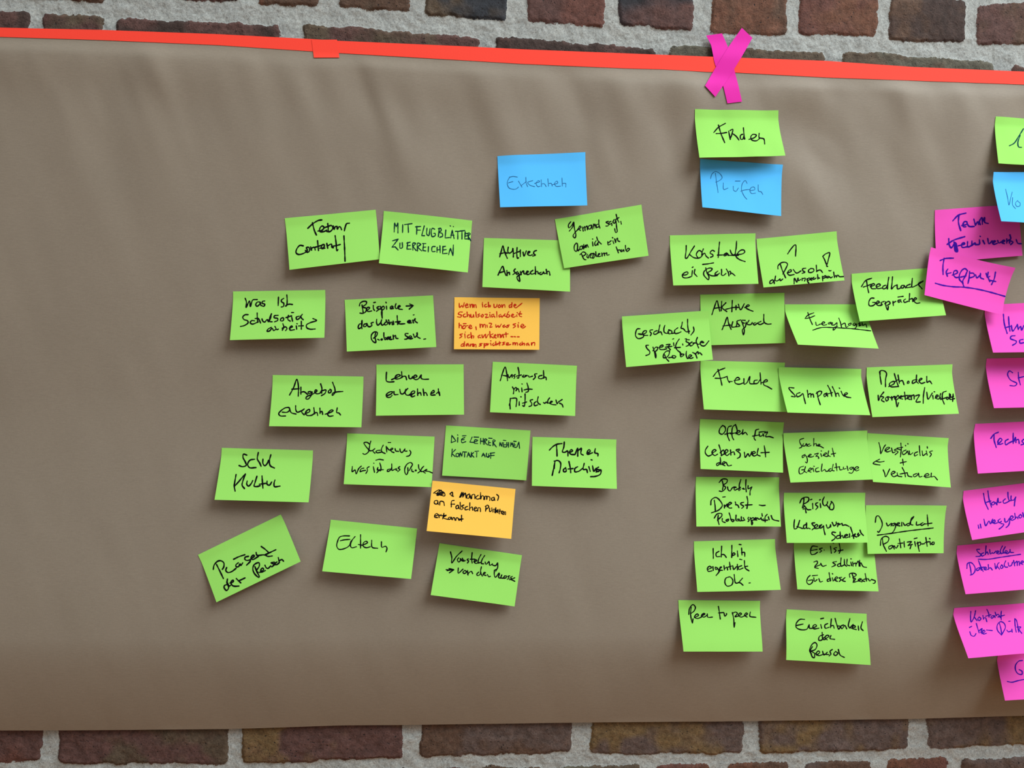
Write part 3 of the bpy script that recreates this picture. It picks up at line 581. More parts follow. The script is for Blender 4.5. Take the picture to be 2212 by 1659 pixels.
 "675,324 745,220 832,127 850,132 846,371;466,647 466,586 536,516 632,507 672,542 640,630 571,760;518,551 562,682 632,842;666,734 754,699 745,664 701,682 672,743 710,783 815,769;797,661 867,738 963,691;1068,633 998,647 1007,691 1050,717 989,743;1181,638 1129,673 1129,717 1181,726 1242,691 1233,647 1172,638;1294,569 1303,708;1303,691 1382,673 1429,726;1303,696 1355,673;1434,377 1495,324 1582,298 1556,438 1521,551 1469,438 1434,377;1521,534 1521,591 1539,595;1565,682 1591,691 1614,682;352,883 300,909 291,961 344,952 379,891 387,961;414,804 405,891 440,909 501,874;509,865 518,905 571,865;815,970 823,848 876,935 893,848;902,848 911,900 963,874;989,848 989,900;1007,856 1059,848 1041,909;1094,856 1111,926 1137,961 1111,926;1090,874 1146,842 1155,874 1103,900;1164,883 1207,848 1181,842 1164,874 1198,891;1242,830 1216,856 1233,874 1286,848;1321,766 1329,865;1329,839 1364,848;1425,808 1434,909;1425,830 1495,795 1504,821 1443,856;1530,813 1521,842 1565,830 1556,804 1530,813;1573,813 1608,842 1643,818;1669,717 1687,839;1687,821 1722,787 1730,830;1739,813 1757,778 1792,813 1879,813"),
("aktive","green","1512.6,636.4 1694.4,632.4 1696.4,741 1516,746.2",
 "260,436 310,280 370,136 400,240 430,364;310,300 440,280;470,150 460,350;560,180 480,280 580,370;700,130 690,370;560,320 740,280 840,280;780,240 780,330;830,210 880,330 960,200;970,280 1070,240 1040,220 990,280 1040,320 1150,364;480,760 540,620 590,490 620,620 676,756;500,680 660,660;710,590 690,700 780,690 800,620;880,550 800,580 810,620 860,680 780,700;980,560 900,560 910,600 960,620;920,620 960,780 940,870 920,760 980,700 1000,600;1060,560 1020,640 1100,650 1130,610;1200,610 1150,630 1180,660 1240,620;1320,580 1250,620 1300,650 1370,620;1380,430 1390,600 1460,640 1540,636"),
("geschlechts","green","1343.6,683.6 1531.4,670.6 1540,777 1352.6,793",
 "397,272 336,276 301,363 305,433 354,482 427,471 476,433 450,389 357,381 427,394 528,354 537,314 485,319 450,372 476,407 563,415;668,293 615,302 612,337 642,372 619,419;764,311 703,337 689,381 737,389 790,354;825,189 804,293 790,354 842,337 874,401;933,197 912,267 921,346 982,372 1017,354;1034,302 999,337 1017,377 1069,372 1086,328 1043,302 1017,293;1086,372 1139,363;1212,250 1142,311 1156,372 1226,363 1282,337;1310,128 1299,197 1282,258 1322,267 1357,293;1423,67 1426,206 1453,372;1348,293 1400,337 1467,325;1549,232 1561,311 1496,407;581,625 525,633 546,694 607,764 598,817 525,848;676,668 711,782 737,904 746,851 729,782;676,747 737,668 781,677 764,729 711,773;807,677 894,651 886,621 825,651 825,712 894,721 973,703;964,616 1051,607 999,660 1025,694 1051,721;947,668 1086,651;1121,576 1130,642;1100,494 1125,485;1243,494 1191,572 1165,660 1200,729 1269,782 1287,834;1142,681 1269,672;1317,599 1322,625;1461,511 1400,511 1392,546 1453,581 1444,625 1392,651;1371,489 1400,489;1519,555 1470,599 1488,642 1549,607 1566,572;1636,459 1610,537 1662,686;1540,581 1618,581 1645,607 1688,599;1714,564 1775,572 1732,537 1697,564 1714,625 1784,642 1885,532;1034,747 964,756 903,834 903,895 973,886 1025,817 1034,747;929,834 956,904 1017,974;1017,895 1104,886;1104,851 1086,886 1139,904 1174,869 1130,851;1217,747 1261,782 1278,878 1348,825 1296,817;1400,756 1392,834 1426,913 1470,886;1453,895 1514,851 1470,834 1444,886 1488,913 1540,895;1531,782 1592,817 1627,904;1592,817 1645,764 1653,817;1653,808 1688,790 1732,834"),
("freude","green","1513.2,778.8 1695.6,783.4 1700,890 1520.6,884.4",
 "280,350 370,240 530,170;380,200 430,380 466,540;320,390 450,390 580,350;580,370 600,440 630,480;610,460 690,460;730,440 850,410 810,370 750,420 750,490 830,520 930,490;940,400 950,520 1010,480 1070,350 1070,500 1170,510;1230,430 1170,440 1160,500 1230,500 1290,420;1290,270 1300,400 1310,520;1310,490 1450,450 1430,420 1370,460 1370,530 1450,570 1540,624"),
("feedback","green","1839.6,591.4 2025,577.6 2043.6,681 1857.4,694.4",
 "220,280 310,150 440,100;330,160 350,290 376,410;260,290 350,260 430,230;410,280 510,240 480,214 430,250 440,320 530,326;550,290 630,250 600,220 540,260 560,320 670,310;740,250 680,280 690,330 750,310 780,250;810,80 790,210 780,330;890,70 880,210 870,330 930,270 990,240;990,240 1000,330 1070,310;1140,250 1090,260 1070,300 1120,310 1150,260 1170,310;1270,230 1200,260 1190,300 1290,290;1320,100 1310,210 1310,290 1410,250 1550,160;1550,160 1450,220 1530,330;490,530 430,530 380,610 390,690 470,690 530,630 460,620;530,650 610,620 570,590 540,650 590,690 640,680;710,600 640,630 670,670 630,690;740,610 750,710 790,786 800,710;720,650 810,600 840,640 770,690;900,600 910,690;900,630 960,600;1070,570 1010,580 1020,620 1070,600 1090,620;1010,506 1120,490;1170,550 1130,580 1150,620 1220,600;1260,430 1250,600;1250,560 1320,540 1330,600;1350,590 1410,540 1380,520 1350,580 1410,640 1480,630"),
("fragebogen","green","1695.4,657.4 1872,657.4 1898,753 1723.6,744.4",
 "440,310 500,240 630,186;500,180 550,330 600,440;460,310 550,290 650,250;670,390 690,460 770,430;790,430 870,400 840,380 800,420 840,454 910,440;1000,390 940,410 950,430 1030,400;1040,410 1010,440 1070,450 1130,400 1110,510 1050,560 1060,510 1150,480;1170,300 1210,410 1230,510;1220,450 1300,410 1330,500 1370,480;1430,410 1380,430 1390,460 1440,430 1430,410;1510,410 1470,440 1510,460 1540,420 1550,490 1510,530 1530,520;1580,430 1630,400 1610,470 1650,450;1670,400 1690,460 1750,430 1774,500;_606,562 790,506 1050,506 1450,530 1860,576"),
("sympathie","green","1682.4,793 1860.6,797 1880,897 1701,891",
 "330,450 220,446 250,500 350,610 360,640 280,630;460,550 390,580 400,640 480,610 520,570 550,670 580,786;620,500 640,650;640,590 690,570 700,650;700,600 740,580 760,650;830,540 860,690 900,810;810,570 880,520 930,530 910,590 840,640;1040,560 980,590 990,640 1050,600 1060,630;1060,394 1120,510 1150,630;1020,590 1160,550;1160,420 1220,550 1240,630;1230,590 1280,560 1310,630;1350,520 1380,590 1420,630;1310,450 1320,460;1410,610 1490,570 1460,550 1420,590 1460,640 1560,660"),
("methoden","green","1872.4,793.6 2057.6,787 2071.4,893.6 1884.6,901",
 "280,100 300,250 320,370;290,160 300,80 380,80 430,130 410,270 410,420;480,420 600,350 600,310 540,320 490,370 520,420 680,420;600,140 650,310 690,420;680,170 710,350;620,310 680,270;710,310 770,290 810,380;890,310 880,350 920,340 910,300 890,310;1070,270 1000,290 990,350 1060,320 1090,270;1080,170 1080,310 1120,350;1130,300 1200,250 1170,240 1130,290 1180,350 1260,330;1300,200 1310,330 1360,300 1410,360;250,610 260,720 300,630 370,540;300,630 370,650 320,710 380,750;450,640 410,670 430,730 470,700 460,640 540,670;540,640 550,710;550,670 600,630 610,690;620,630 640,750 660,860 690,770;630,670 680,610 700,650 660,700;710,670 770,630 740,620 720,670 780,690;820,540 840,700;780,630 880,610;870,680 940,620 910,610 880,670 940,700;960,610 970,700;980,620 1020,600 1030,690;1060,620 1140,600 1070,750 1160,750;1256,440 1230,610 1224,780;1300,540 1330,690 1420,560;1430,610 1440,690;1460,530 1470,534;1480,670 1550,620 1520,600 1490,660 1550,690 1600,650;1600,570 1580,670 1640,690;1720,520 1650,550 1640,690 1680,800;1600,700 1740,650;1760,650 1720,680 1750,700 1780,660;1790,570 1800,690;1810,590 1820,650 1880,630;1870,580 1860,740;1810,700 1900,680"),
("suche","green","1692.4,935.6 1873.6,930 1885,1035.8 1707.6,1042.4",
 "440,120 360,150 360,210 400,300 350,330;440,230 420,280 470,280 500,230 510,290;570,240 520,260 540,290 600,270;660,120 660,280;660,250 710,230 720,280;740,270 800,260 770,240 740,280 800,290 870,326;470,470 410,500 420,540 480,490 520,570 510,650 480,630;530,510 610,470 580,460 540,510 620,520 660,500;680,460 760,440 700,510 740,500 770,550 760,550;810,450 830,510;816,390 830,394;860,490 940,440 910,430 870,480 940,510 980,490;980,390 970,490 1020,510;1060,330 1100,510;1040,460 1130,440;440,720 360,750 340,830 360,886 420,870 460,800 400,800;480,730 460,830 510,860;520,830 620,780 580,760 540,820 600,850;640,760 660,840;660,720 670,724;760,750 700,780 710,840 780,830;840,670 830,830 900,790 920,830 980,820;1030,770 980,800 1010,830 1060,800;1080,680 1060,810 1100,820;1140,660 1160,820;1110,750 1220,730;1210,730 1230,800 1280,790;1300,740 1300,780 1360,770;1380,720 1400,810;1480,740 1430,760 1470,790 1510,740 1520,810 1480,870 1420,860;1540,800 1630,750 1590,730 1540,780 1580,820 1636,800"),
("verstaendnis","green","1874,935.6 2049.4,946.4 2054,1053 1886,1041",
 "246,210 280,350 286,450 360,300 390,260;380,390 480,320 440,310 380,370 420,410 500,390;520,330 550,430 600,410;650,340 580,370 660,410 600,470;720,220 730,350 710,520;640,330 760,310;730,370 650,350;830,370 760,410 770,470 840,430 860,390 890,470;820,270 826,280;870,234 876,240;900,390 920,470 980,430;1080,410 1020,440 1020,500 1080,470;1120,280 1130,430 1140,490;1180,390 1200,490 1260,450;1270,390 1290,480;1290,300 1296,330;1400,390 1340,410 1380,460 1350,510;260,570 180,610 120,660 180,680 270,694;180,610 260,630 360,614;760,570 776,700;710,650 840,620;340,800 370,870 390,950 480,780;510,900 600,850 560,830 510,880 560,946 640,920;640,860 660,930 740,946;750,750 800,850 820,950;700,890 860,860;860,870 880,930 960,950;1060,880 990,910 1010,950 1080,910 1100,870 1120,950 1180,940;1220,940 1330,910 1300,880 1240,910 1250,960 1360,950;1380,870 1380,950 1440,940 1510,1014"),
("offen","green","1512.4,905 1693.6,912.4 1691.6,1021 1513.4,1013",
 "490,140 430,210 420,300 480,330 550,250 540,170 490,140;680,150 620,170 590,270 600,370 640,470;540,330 660,300;770,120 710,170 690,290 700,390 730,450;660,320 800,280 780,150 770,120;780,320 870,270 840,250 790,300 840,340 900,300;930,230 920,330 980,290 1024,340;1270,220 1210,240 1190,330 1170,410 1200,460;1140,370 1260,350;1280,320 1290,370 1360,350 1360,310 1380,370;1280,286 1410,270;1400,300 1460,280 1420,380 1500,380 1586,406;170,590 120,670 120,740 180,800 260,770;260,740 350,680 310,660 260,720 320,790 380,760;410,560 440,650 470,790;440,730 510,670 520,750 460,790;530,760 610,690 570,660 540,730 580,790 640,750;660,670 670,780;670,730 730,710 750,770;850,650 780,670 870,750 860,820 810,850;820,690 870,670;960,720 980,830 1040,750 1070,810 1120,710;1110,760 1200,730 1170,700 1120,750 1170,800 1240,770;1260,640 1240,770 1300,800;1390,580 1410,710 1420,820;1320,730 1496,720;430,940 360,970 370,1010 430,970;440,830 450,980;480,980 550,940 520,920 480,970 540,1010;570,940 610,1010 680,1000"),
("buddy","green","1503.6,1030 1683.4,1031 1687,1137.6 1504.4,1137.4",
 "574,88 592,184 579,280;504,123 583,48 679,62 670,123 592,184 644,219 626,271 565,315 510,306;687,219 701,280 740,306 792,236 836,219 871,227;871,227 827,245 844,288 897,262;975,58 940,184 958,280;967,227 914,262 940,297;1085,65 1080,201 1092,323;1028,245 1054,271 1001,254;1132,192 1132,254 1211,219;1211,219 1176,306 1172,390;400,506 417,620 426,751;325,602 339,498 435,445 539,533 574,620 496,716 339,777;618,611 621,672;583,437 635,431;635,637 687,585 679,655 705,620 775,567 740,550 696,611 722,672 775,672;853,541 871,602;862,602 906,611 932,663;1036,550 975,567 975,594 1036,637 993,681;1106,424 1124,533 1106,681;1071,611 1219,602;1371,608 1438,620 1499,615;487,829 478,916 504,1030;400,890 461,803 557,794 565,838 469,934;574,899 574,960 635,986;705,916 653,934 670,960 714,934 705,908;722,780 749,864 757,916 801,969 827,934 775,916;871,829 871,943 914,951;897,916 949,916 923,943 975,951;984,864 993,943 1063,934;1028,881 1054,934;1141,873 1124,908 1158,925 1132,965;1176,881 1202,969 1211,1038 1228,1004 1211,951;1185,908 1246,881 1254,925 1202,943;1263,934 1315,899 1289,881 1272,925 1324,934;1333,890 1368,916 1403,899;1429,791 1438,847;1411,881 1429,934 1464,908;1542,812 1499,864 1499,972;1455,943 1551,934;1568,864 1586,925;1629,838 1664,916 1795,955"),
("risiko","green","1693.6,1064.4 1869.4,1064.4 1875.2,1172 1699.6,1172.6",
 "437,113 432,209 406,331 450,296;350,223 389,139 467,101 537,113 537,174 476,226 420,252 458,296 511,366 589,369;420,357 458,348 485,436;624,235 629,348;572,157 607,146;737,218 694,235 694,270 737,305 694,366;790,235 799,322;776,160 790,153;877,95 842,174 851,252 886,287 938,244 947,200;921,261 973,322 999,366;1034,209 999,279 999,357 1060,366 1086,296 1051,209 1025,191;235,584 223,680 232,784 284,767 345,601;284,732 336,750 406,776;476,689 432,715 437,776 476,767 497,697 493,645 502,776 537,767 572,784;668,654 607,662 642,715 668,750 615,802;668,776 737,715 711,689 668,723 685,776 755,767 807,715;825,689 772,715 781,767 833,750 860,715 868,802 894,907;921,697 947,767 999,741 1011,689 1017,741;1048,645 1086,715 1130,697 1135,636;1086,723 1174,662 1217,689;1174,671 1165,732;1191,697 1226,680 1261,662 1269,706 1331,697 1414,732;1121,863 1051,854 1043,889 1113,950 1104,994 1043,1037;1208,924 1147,941 1147,994 1226,976;1217,846 1226,985;1226,959 1269,924 1287,976 1322,959;1322,950 1383,915 1348,903 1313,941 1339,976 1400,959;1421,889 1426,968;1444,750 1479,854 1514,990;1470,941 1549,889 1522,941;1549,889 1505,924 1575,959;1592,907 1618,872 1601,950 1645,907;1648,811 1671,872 1723,928"),
("esist","green","1715,1167.6 1888.4,1168.4 1898,1277.4 1722.4,1273",
 "510,140 400,130 360,230 380,306 450,300 510,260;380,220 500,200;610,170 550,190 600,230 560,260;650,210 658,214;840,58 860,62;790,130 810,280;920,160 860,180 910,220 880,260;980,70 1000,230 980,280;960,230 1060,210;430,470 500,450 510,490 450,570 570,530;450,590 530,610;580,500 620,560 700,540;920,460 840,480 900,530 820,574;1000,500 940,530 960,566 1030,550;1020,380 1020,560 1090,530;1090,410 1100,530 1140,560;1150,410 1150,530 1210,550;1230,470 1250,550;1230,400 1240,404;1270,470 1280,560;1290,510 1330,490 1340,560;1350,510 1390,450 1410,560;1420,430 1430,560;1450,490 1500,570 1570,586;350,760 300,810 280,910 330,954 390,920 410,860 310,870;430,810 450,890 500,850;400,766 510,756;540,830 570,900 620,886;790,830 720,850 730,890 800,860;760,700 790,880;830,810 850,880;830,720 840,730;870,860 950,810 920,790 880,850 940,890;1030,800 970,810 1020,850 980,890;1040,860 1110,800 1050,870 1110,890;1260,730 1290,830 1280,910;1210,800 1200,730 1290,710 1350,750 1270,810 1330,830 1290,900 1400,880;1390,880 1460,840 1420,830 1390,870 1470,900;1530,840 1470,870 1530,890;1540,720 1570,880;1520,840 1610,830;1610,840 1640,880 1680,840;1690,850 1760,880 1740,930 1710,930"),
("jugendrat","green","1870.4,1091.4 2045,1092.4 2038.4,1195 1874.4,1196.6",
 "210,370 230,250 270,230 340,330 360,430 320,530 280,590 260,570;450,390 480,450 560,390 550,450;630,390 570,410 590,450 650,400 640,490 600,570 570,600;660,430 740,390 700,380 670,430 740,450;780,370 780,450;810,380 850,440 880,420;960,390 890,410 910,450 970,410;1040,250 990,290 980,420 1020,430;960,370 1030,270;1100,360 1100,430 1180,420;1240,380 1190,410 1210,440 1280,400;1330,210 1340,330 1350,450;1280,410 1430,390;_256,650 560,610 900,560 1460,494;360,710 380,850 450,1000;320,870 340,730 430,674 500,710 480,790 400,840;570,870 500,900 510,950 570,920 590,880 620,950;620,880 660,930 700,870;730,730 760,920;700,830 800,820;830,810 840,910;830,786 836,790;900,800 990,790 920,870 980,860 960,940;920,870 1010,850;1060,790 1080,890;1050,726 1110,710;1120,800 1140,910 1160,1000;1110,830 1180,800 1190,850 1130,890;1220,840 1270,834;1300,700 1330,890;1280,810 1370,790;1390,790 1400,860;1380,720 1390,730;1450,800 1420,840 1470,850 1480,800 1450,800"),
("ichbin","green","1499,1169.4 1674,1164.6 1686.6,1274 1506.4,1278.6",
 "416,160 420,370;540,220 480,260 490,330 560,330;600,110 590,340;590,290 650,290 700,350;820,90 816,350;820,320 890,280 860,250 820,310;940,210 950,330;980,70 1020,76;1030,150 1040,300;1030,250 1090,240 1100,330;300,610 380,570 340,540 290,590 310,650 390,640;410,550 420,630;510,580 460,560 470,610 520,600 540,660 480,740;500,720 560,640;540,610 600,560 570,560 560,620 620,630;650,530 660,620;670,590 710,560 730,620;770,450 790,610;740,560 840,530;840,530 860,610 920,550;940,500 940,620;990,390 1040,400;1030,530 960,560 970,610 1060,580;1090,420 1110,580 1190,640;1100,550 1160,540;760,770 690,800 670,900 720,970 820,940 840,840 780,770 750,776;870,720 900,900 950,900 1050,800;940,900 1000,900 1060,950;1190,904 1220,900"),
("peer","green","1465.4,1296.4 1642,1298 1647.4,1407.4 1476.4,1407.4",
 "280,150 270,330 310,500 320,410;230,310 250,170 320,100 370,150 350,230 280,290;350,380 440,330 410,300 350,370 420,400 500,370;500,350 580,300 550,290 500,340 560,370 620,330;630,300 640,370 740,370;870,140 890,270 910,410;870,280 980,270;990,280 1010,350 1050,300 1040,290;1170,270 1200,410 1210,590 1230,490;1170,290 1240,260 1280,290 1230,360 1300,350;1300,350 1370,300 1340,280 1300,330 1360,370 1440,340;1440,340 1500,300 1470,280 1430,330 1490,370;1560,260 1550,350 1680,374"),
("erreichbar","green","1699.4,1316.4 1872,1326 1880.6,1436.6 1698.4,1425.6",
 "390,220 290,220 210,310 210,390 300,440 440,430 480,350;220,350 360,320;490,330 500,410 560,410;560,410 650,360 620,330 570,370 590,420 700,410;740,330 760,410;740,206 800,194;890,310 830,340 840,410 920,390;970,210 950,400;950,370 1010,350 1030,410;1050,200 1080,310 1130,430 1160,370 1100,360;1230,340 1170,370 1200,420 1260,350 1300,420;1370,200 1340,370 1400,410;1360,410 1440,330;1420,410 1490,380 1460,350 1420,410 1510,440;1550,360 1560,450;1640,270 1610,410 1656,460;800,550 710,590 700,670 750,670 810,610;770,500 790,650 840,650;840,640 920,580 880,560 830,610 880,660;960,570 940,630 1040,650;560,810 520,890 560,1030 600,1050 610,970;540,970 500,890 560,750 620,720 660,770 620,870 540,900;540,910 640,970;650,990 720,930 690,900 640,960 700,1000 780,980;780,910 810,990 880,930;800,970 920,980;990,870 940,910 960,970 920,1010;1060,910 1020,970 1060,1000 1110,950 1060,910;1120,870 1160,990 1250,1040"),
("eins","green","2151.2,251.5 2335.2,262.1 2341.3,363.5 2157,352.8",
 "297,637 397,583 498,432 598,272;528,412 478,573 498,663 558,673"),
("kontaktblau","blue","2146.6,371.5 2329.2,371.7 2349.3,487.9 2163,477.9",
 "263,372 307,557 337,718 367,597 407,437;417,557 417,718 477,794;528,617 477,678 507,748 568,738 578,678 528,637"),
("team","pink","2019.7,453.8 2200.8,441.8 2208.8,552.2 2022.9,568.2",
 "394,238 514,118 676,72;522,127 517,281 565,449;591,341 693,312 702,264 651,255 616,307 625,367 676,367;693,272 745,358 856,362;848,204 882,332;882,332 933,260 950,319;1010,170 967,255 985,319;1027,178 1031,312;1036,255 1079,170 1082,272 1156,298;305,624 317,761 359,821 436,709;274,747 411,658 651,581;419,692 454,898 496,906 462,726;445,709 488,898;428,726 471,880;514,778 651,735 633,713 582,752 599,812 719,795;711,692 719,803 805,769;805,675 813,761 873,718 890,761;967,649 967,743 873,752;979,572 990,579;1044,666 1079,735;1147,624 1173,735 1241,675;1250,726 1318,683 1293,672 1250,709 1276,747 1353,726;1361,666 1387,718 1447,692;1455,709 1515,675 1490,658 1455,709 1507,735;1558,632 1558,723;1558,692 1618,649 1618,718;1627,546 1644,624 1618,666;1644,675 1695,701 1644,752;1764,649 1798,726 1870,735"),
("treffpunkt","pink","2011.1,534 2193.7,578.5 2165.2,680.5 1997,637.3",
 "200,287 313,244 488,235;287,240 261,401 264,589;366,471 331,532 357,627;339,575 435,549;462,601 575,549 557,505 505,514 488,593 540,654 610,645;793,514 741,462 680,488 619,593 619,697 680,767 714,854;793,497 741,627 688,732 697,784;645,645 758,619;837,523 828,645 802,781;837,558 924,566 941,619 871,654 828,662;967,593 994,662 1055,610;1072,566 1072,654 1142,689;1194,566 1229,654 1273,627;1238,540 1229,627 1273,741;1395,540 1369,680 1311,805;1273,715 1403,741;_95,776 244,819 488,854 714,863 1011,907 1273,968 1595,1060"),
("human","pink","2128.5,658.8 2309.1,649.8 2329.2,759.2 2145.2,761.6",
 "396,209 416,410 477,620;507,259 517,410 537,570;427,500 537,470;567,450 597,570 687,450;697,430 718,540;718,530 768,470 788,550 838,450;647,671 567,681 547,731 677,791 667,831 597,875;818,751 748,771 758,831 838,821"),
("statt","pink","2131.5,774.5 2315.2,770.5 2333.2,877.5 2147.2,881.5",
 "567,312 497,272 457,342 517,463 657,543 617,593 507,587;688,302 698,443 734,573;688,423 808,393"),
("teamsitzung","pink","2107,915.6 2291.1,907 2299.1,1013 2112.4,1023",
 "335,317 406,227 496,187;406,227 406,358 452,514;486,448 576,348 536,317 486,398 516,448 596,428;707,338 647,378 657,458 727,418 807,378;817,207 817,428;837,378 867,297 877,408;887,358 928,338 948,428;1048,338 1008,378 1048,438 988,458"),
("handy","pink","2081.6,1060.4 2265.7,1036.9 2284.5,1140.3 2100.1,1166.6",
 "437,58 469,239 539,403;531,4 555,176 610,356;484,254 594,223;657,239 610,270 625,309 672,286 680,246 727,301;727,270 751,160 766,254 813,246;907,176 860,223 876,270 939,254 1001,215;962,35 970,145 993,207 1033,215;1033,113 1033,192 1080,207 1134,137;1134,137 1111,239 1103,325;320,740 335,810;367,724 382,803;445,615 484,756 555,654 586,716 633,615;633,693 688,669 672,630 633,677 672,709 735,693;798,607 751,646 782,693 821,662;813,709 876,724 829,787 774,826;892,599 907,677 954,662 993,599 1001,677 970,756 923,795;1009,630 1080,568 1040,544 1009,599 1048,638 1111,615;1111,489 1127,599;1127,583 1166,568 1181,607;1236,513 1197,552 1228,591 1268,552 1236,513;1283,474 1307,568"),
("schneller","pink","2067.9,1178.6 2248.5,1162.2 2272,1267.9 2085.9,1283.6",
 "491,85 428,93 468,155 522,202 499,234 413,241;577,163 530,187 546,234 593,210;632,14 616,202;616,187 656,140 679,194;710,93 726,187 765,155;757,163 797,171 844,124;859,171 906,140 883,116 859,163 906,187 953,155;985,14 938,124 953,179 1000,163;1047,30 1000,124 1016,171;1032,163 1094,140 1063,108 1039,155 1094,179 1141,140;1149,93 1157,147 1227,155;_460,299 640,304 953,257 1376,194;264,375 295,500 311,625;217,500 233,390 311,375 389,469 389,563 327,633 287,641;468,484 428,508 436,547 483,523 499,484 530,539;468,328 515,453 569,563;483,484 593,469;593,516 640,492 616,469 585,508 624,531 671,516;679,414 687,523;687,500 726,484 765,531;820,390 844,508 891,390 914,375;867,445 922,516;969,422 938,469 961,500 1000,469 969,422;1055,335 1024,422 1047,469 1094,469;1110,375 1126,445 1173,437 1204,367;1227,328 1251,445;1251,390 1298,343 1306,437;1306,375 1345,343 1353,429;1376,390 1439,359 1415,335 1376,382 1423,414"),
("kontakt","pink","2061.3,1313.6 2246.9,1300.5 2276.7,1406.3 2091.8,1422",
 "363,79 355,197 371,306 434,197 465,63;434,197 496,275;543,197 512,244 543,275 582,236 543,197;622,165 637,244;637,228 676,212 708,298;708,32 747,118 755,197;684,181 794,150;841,165 794,197 817,228 857,189 864,165 888,212;888,95 904,150;904,173 951,134;1021,71 1013,181 1021,259;951,197 1092,157;966,150 998,212;332,424 379,400;340,518 371,596 434,612 473,557;481,338 512,447 543,541;543,494 606,447 575,541 637,494;598,557 669,510 645,479 606,526 637,565 700,549;700,479 825,491;982,338 1013,463 1029,588;1021,588 935,479 935,369 1005,298 1084,338 1107,424 1060,526 1021,588;1139,479 1170,518 1233,502;1178,291 1209,288;1248,463 1256,526;1311,236 1319,385 1342,526;1311,236 1342,259 1397,526;1358,416 1444,416 1405,463 1460,549;_1029,643 1248,638 1499,648"),
("gespraech","pink","2156.1,1411.8 2334.7,1403.2 2355,1505 2170.9,1513.3",
 "525,157 447,172 377,266 384,376 439,446 518,454 518,392 455,352;_204,611 298,627 424,595 557,567"),
]

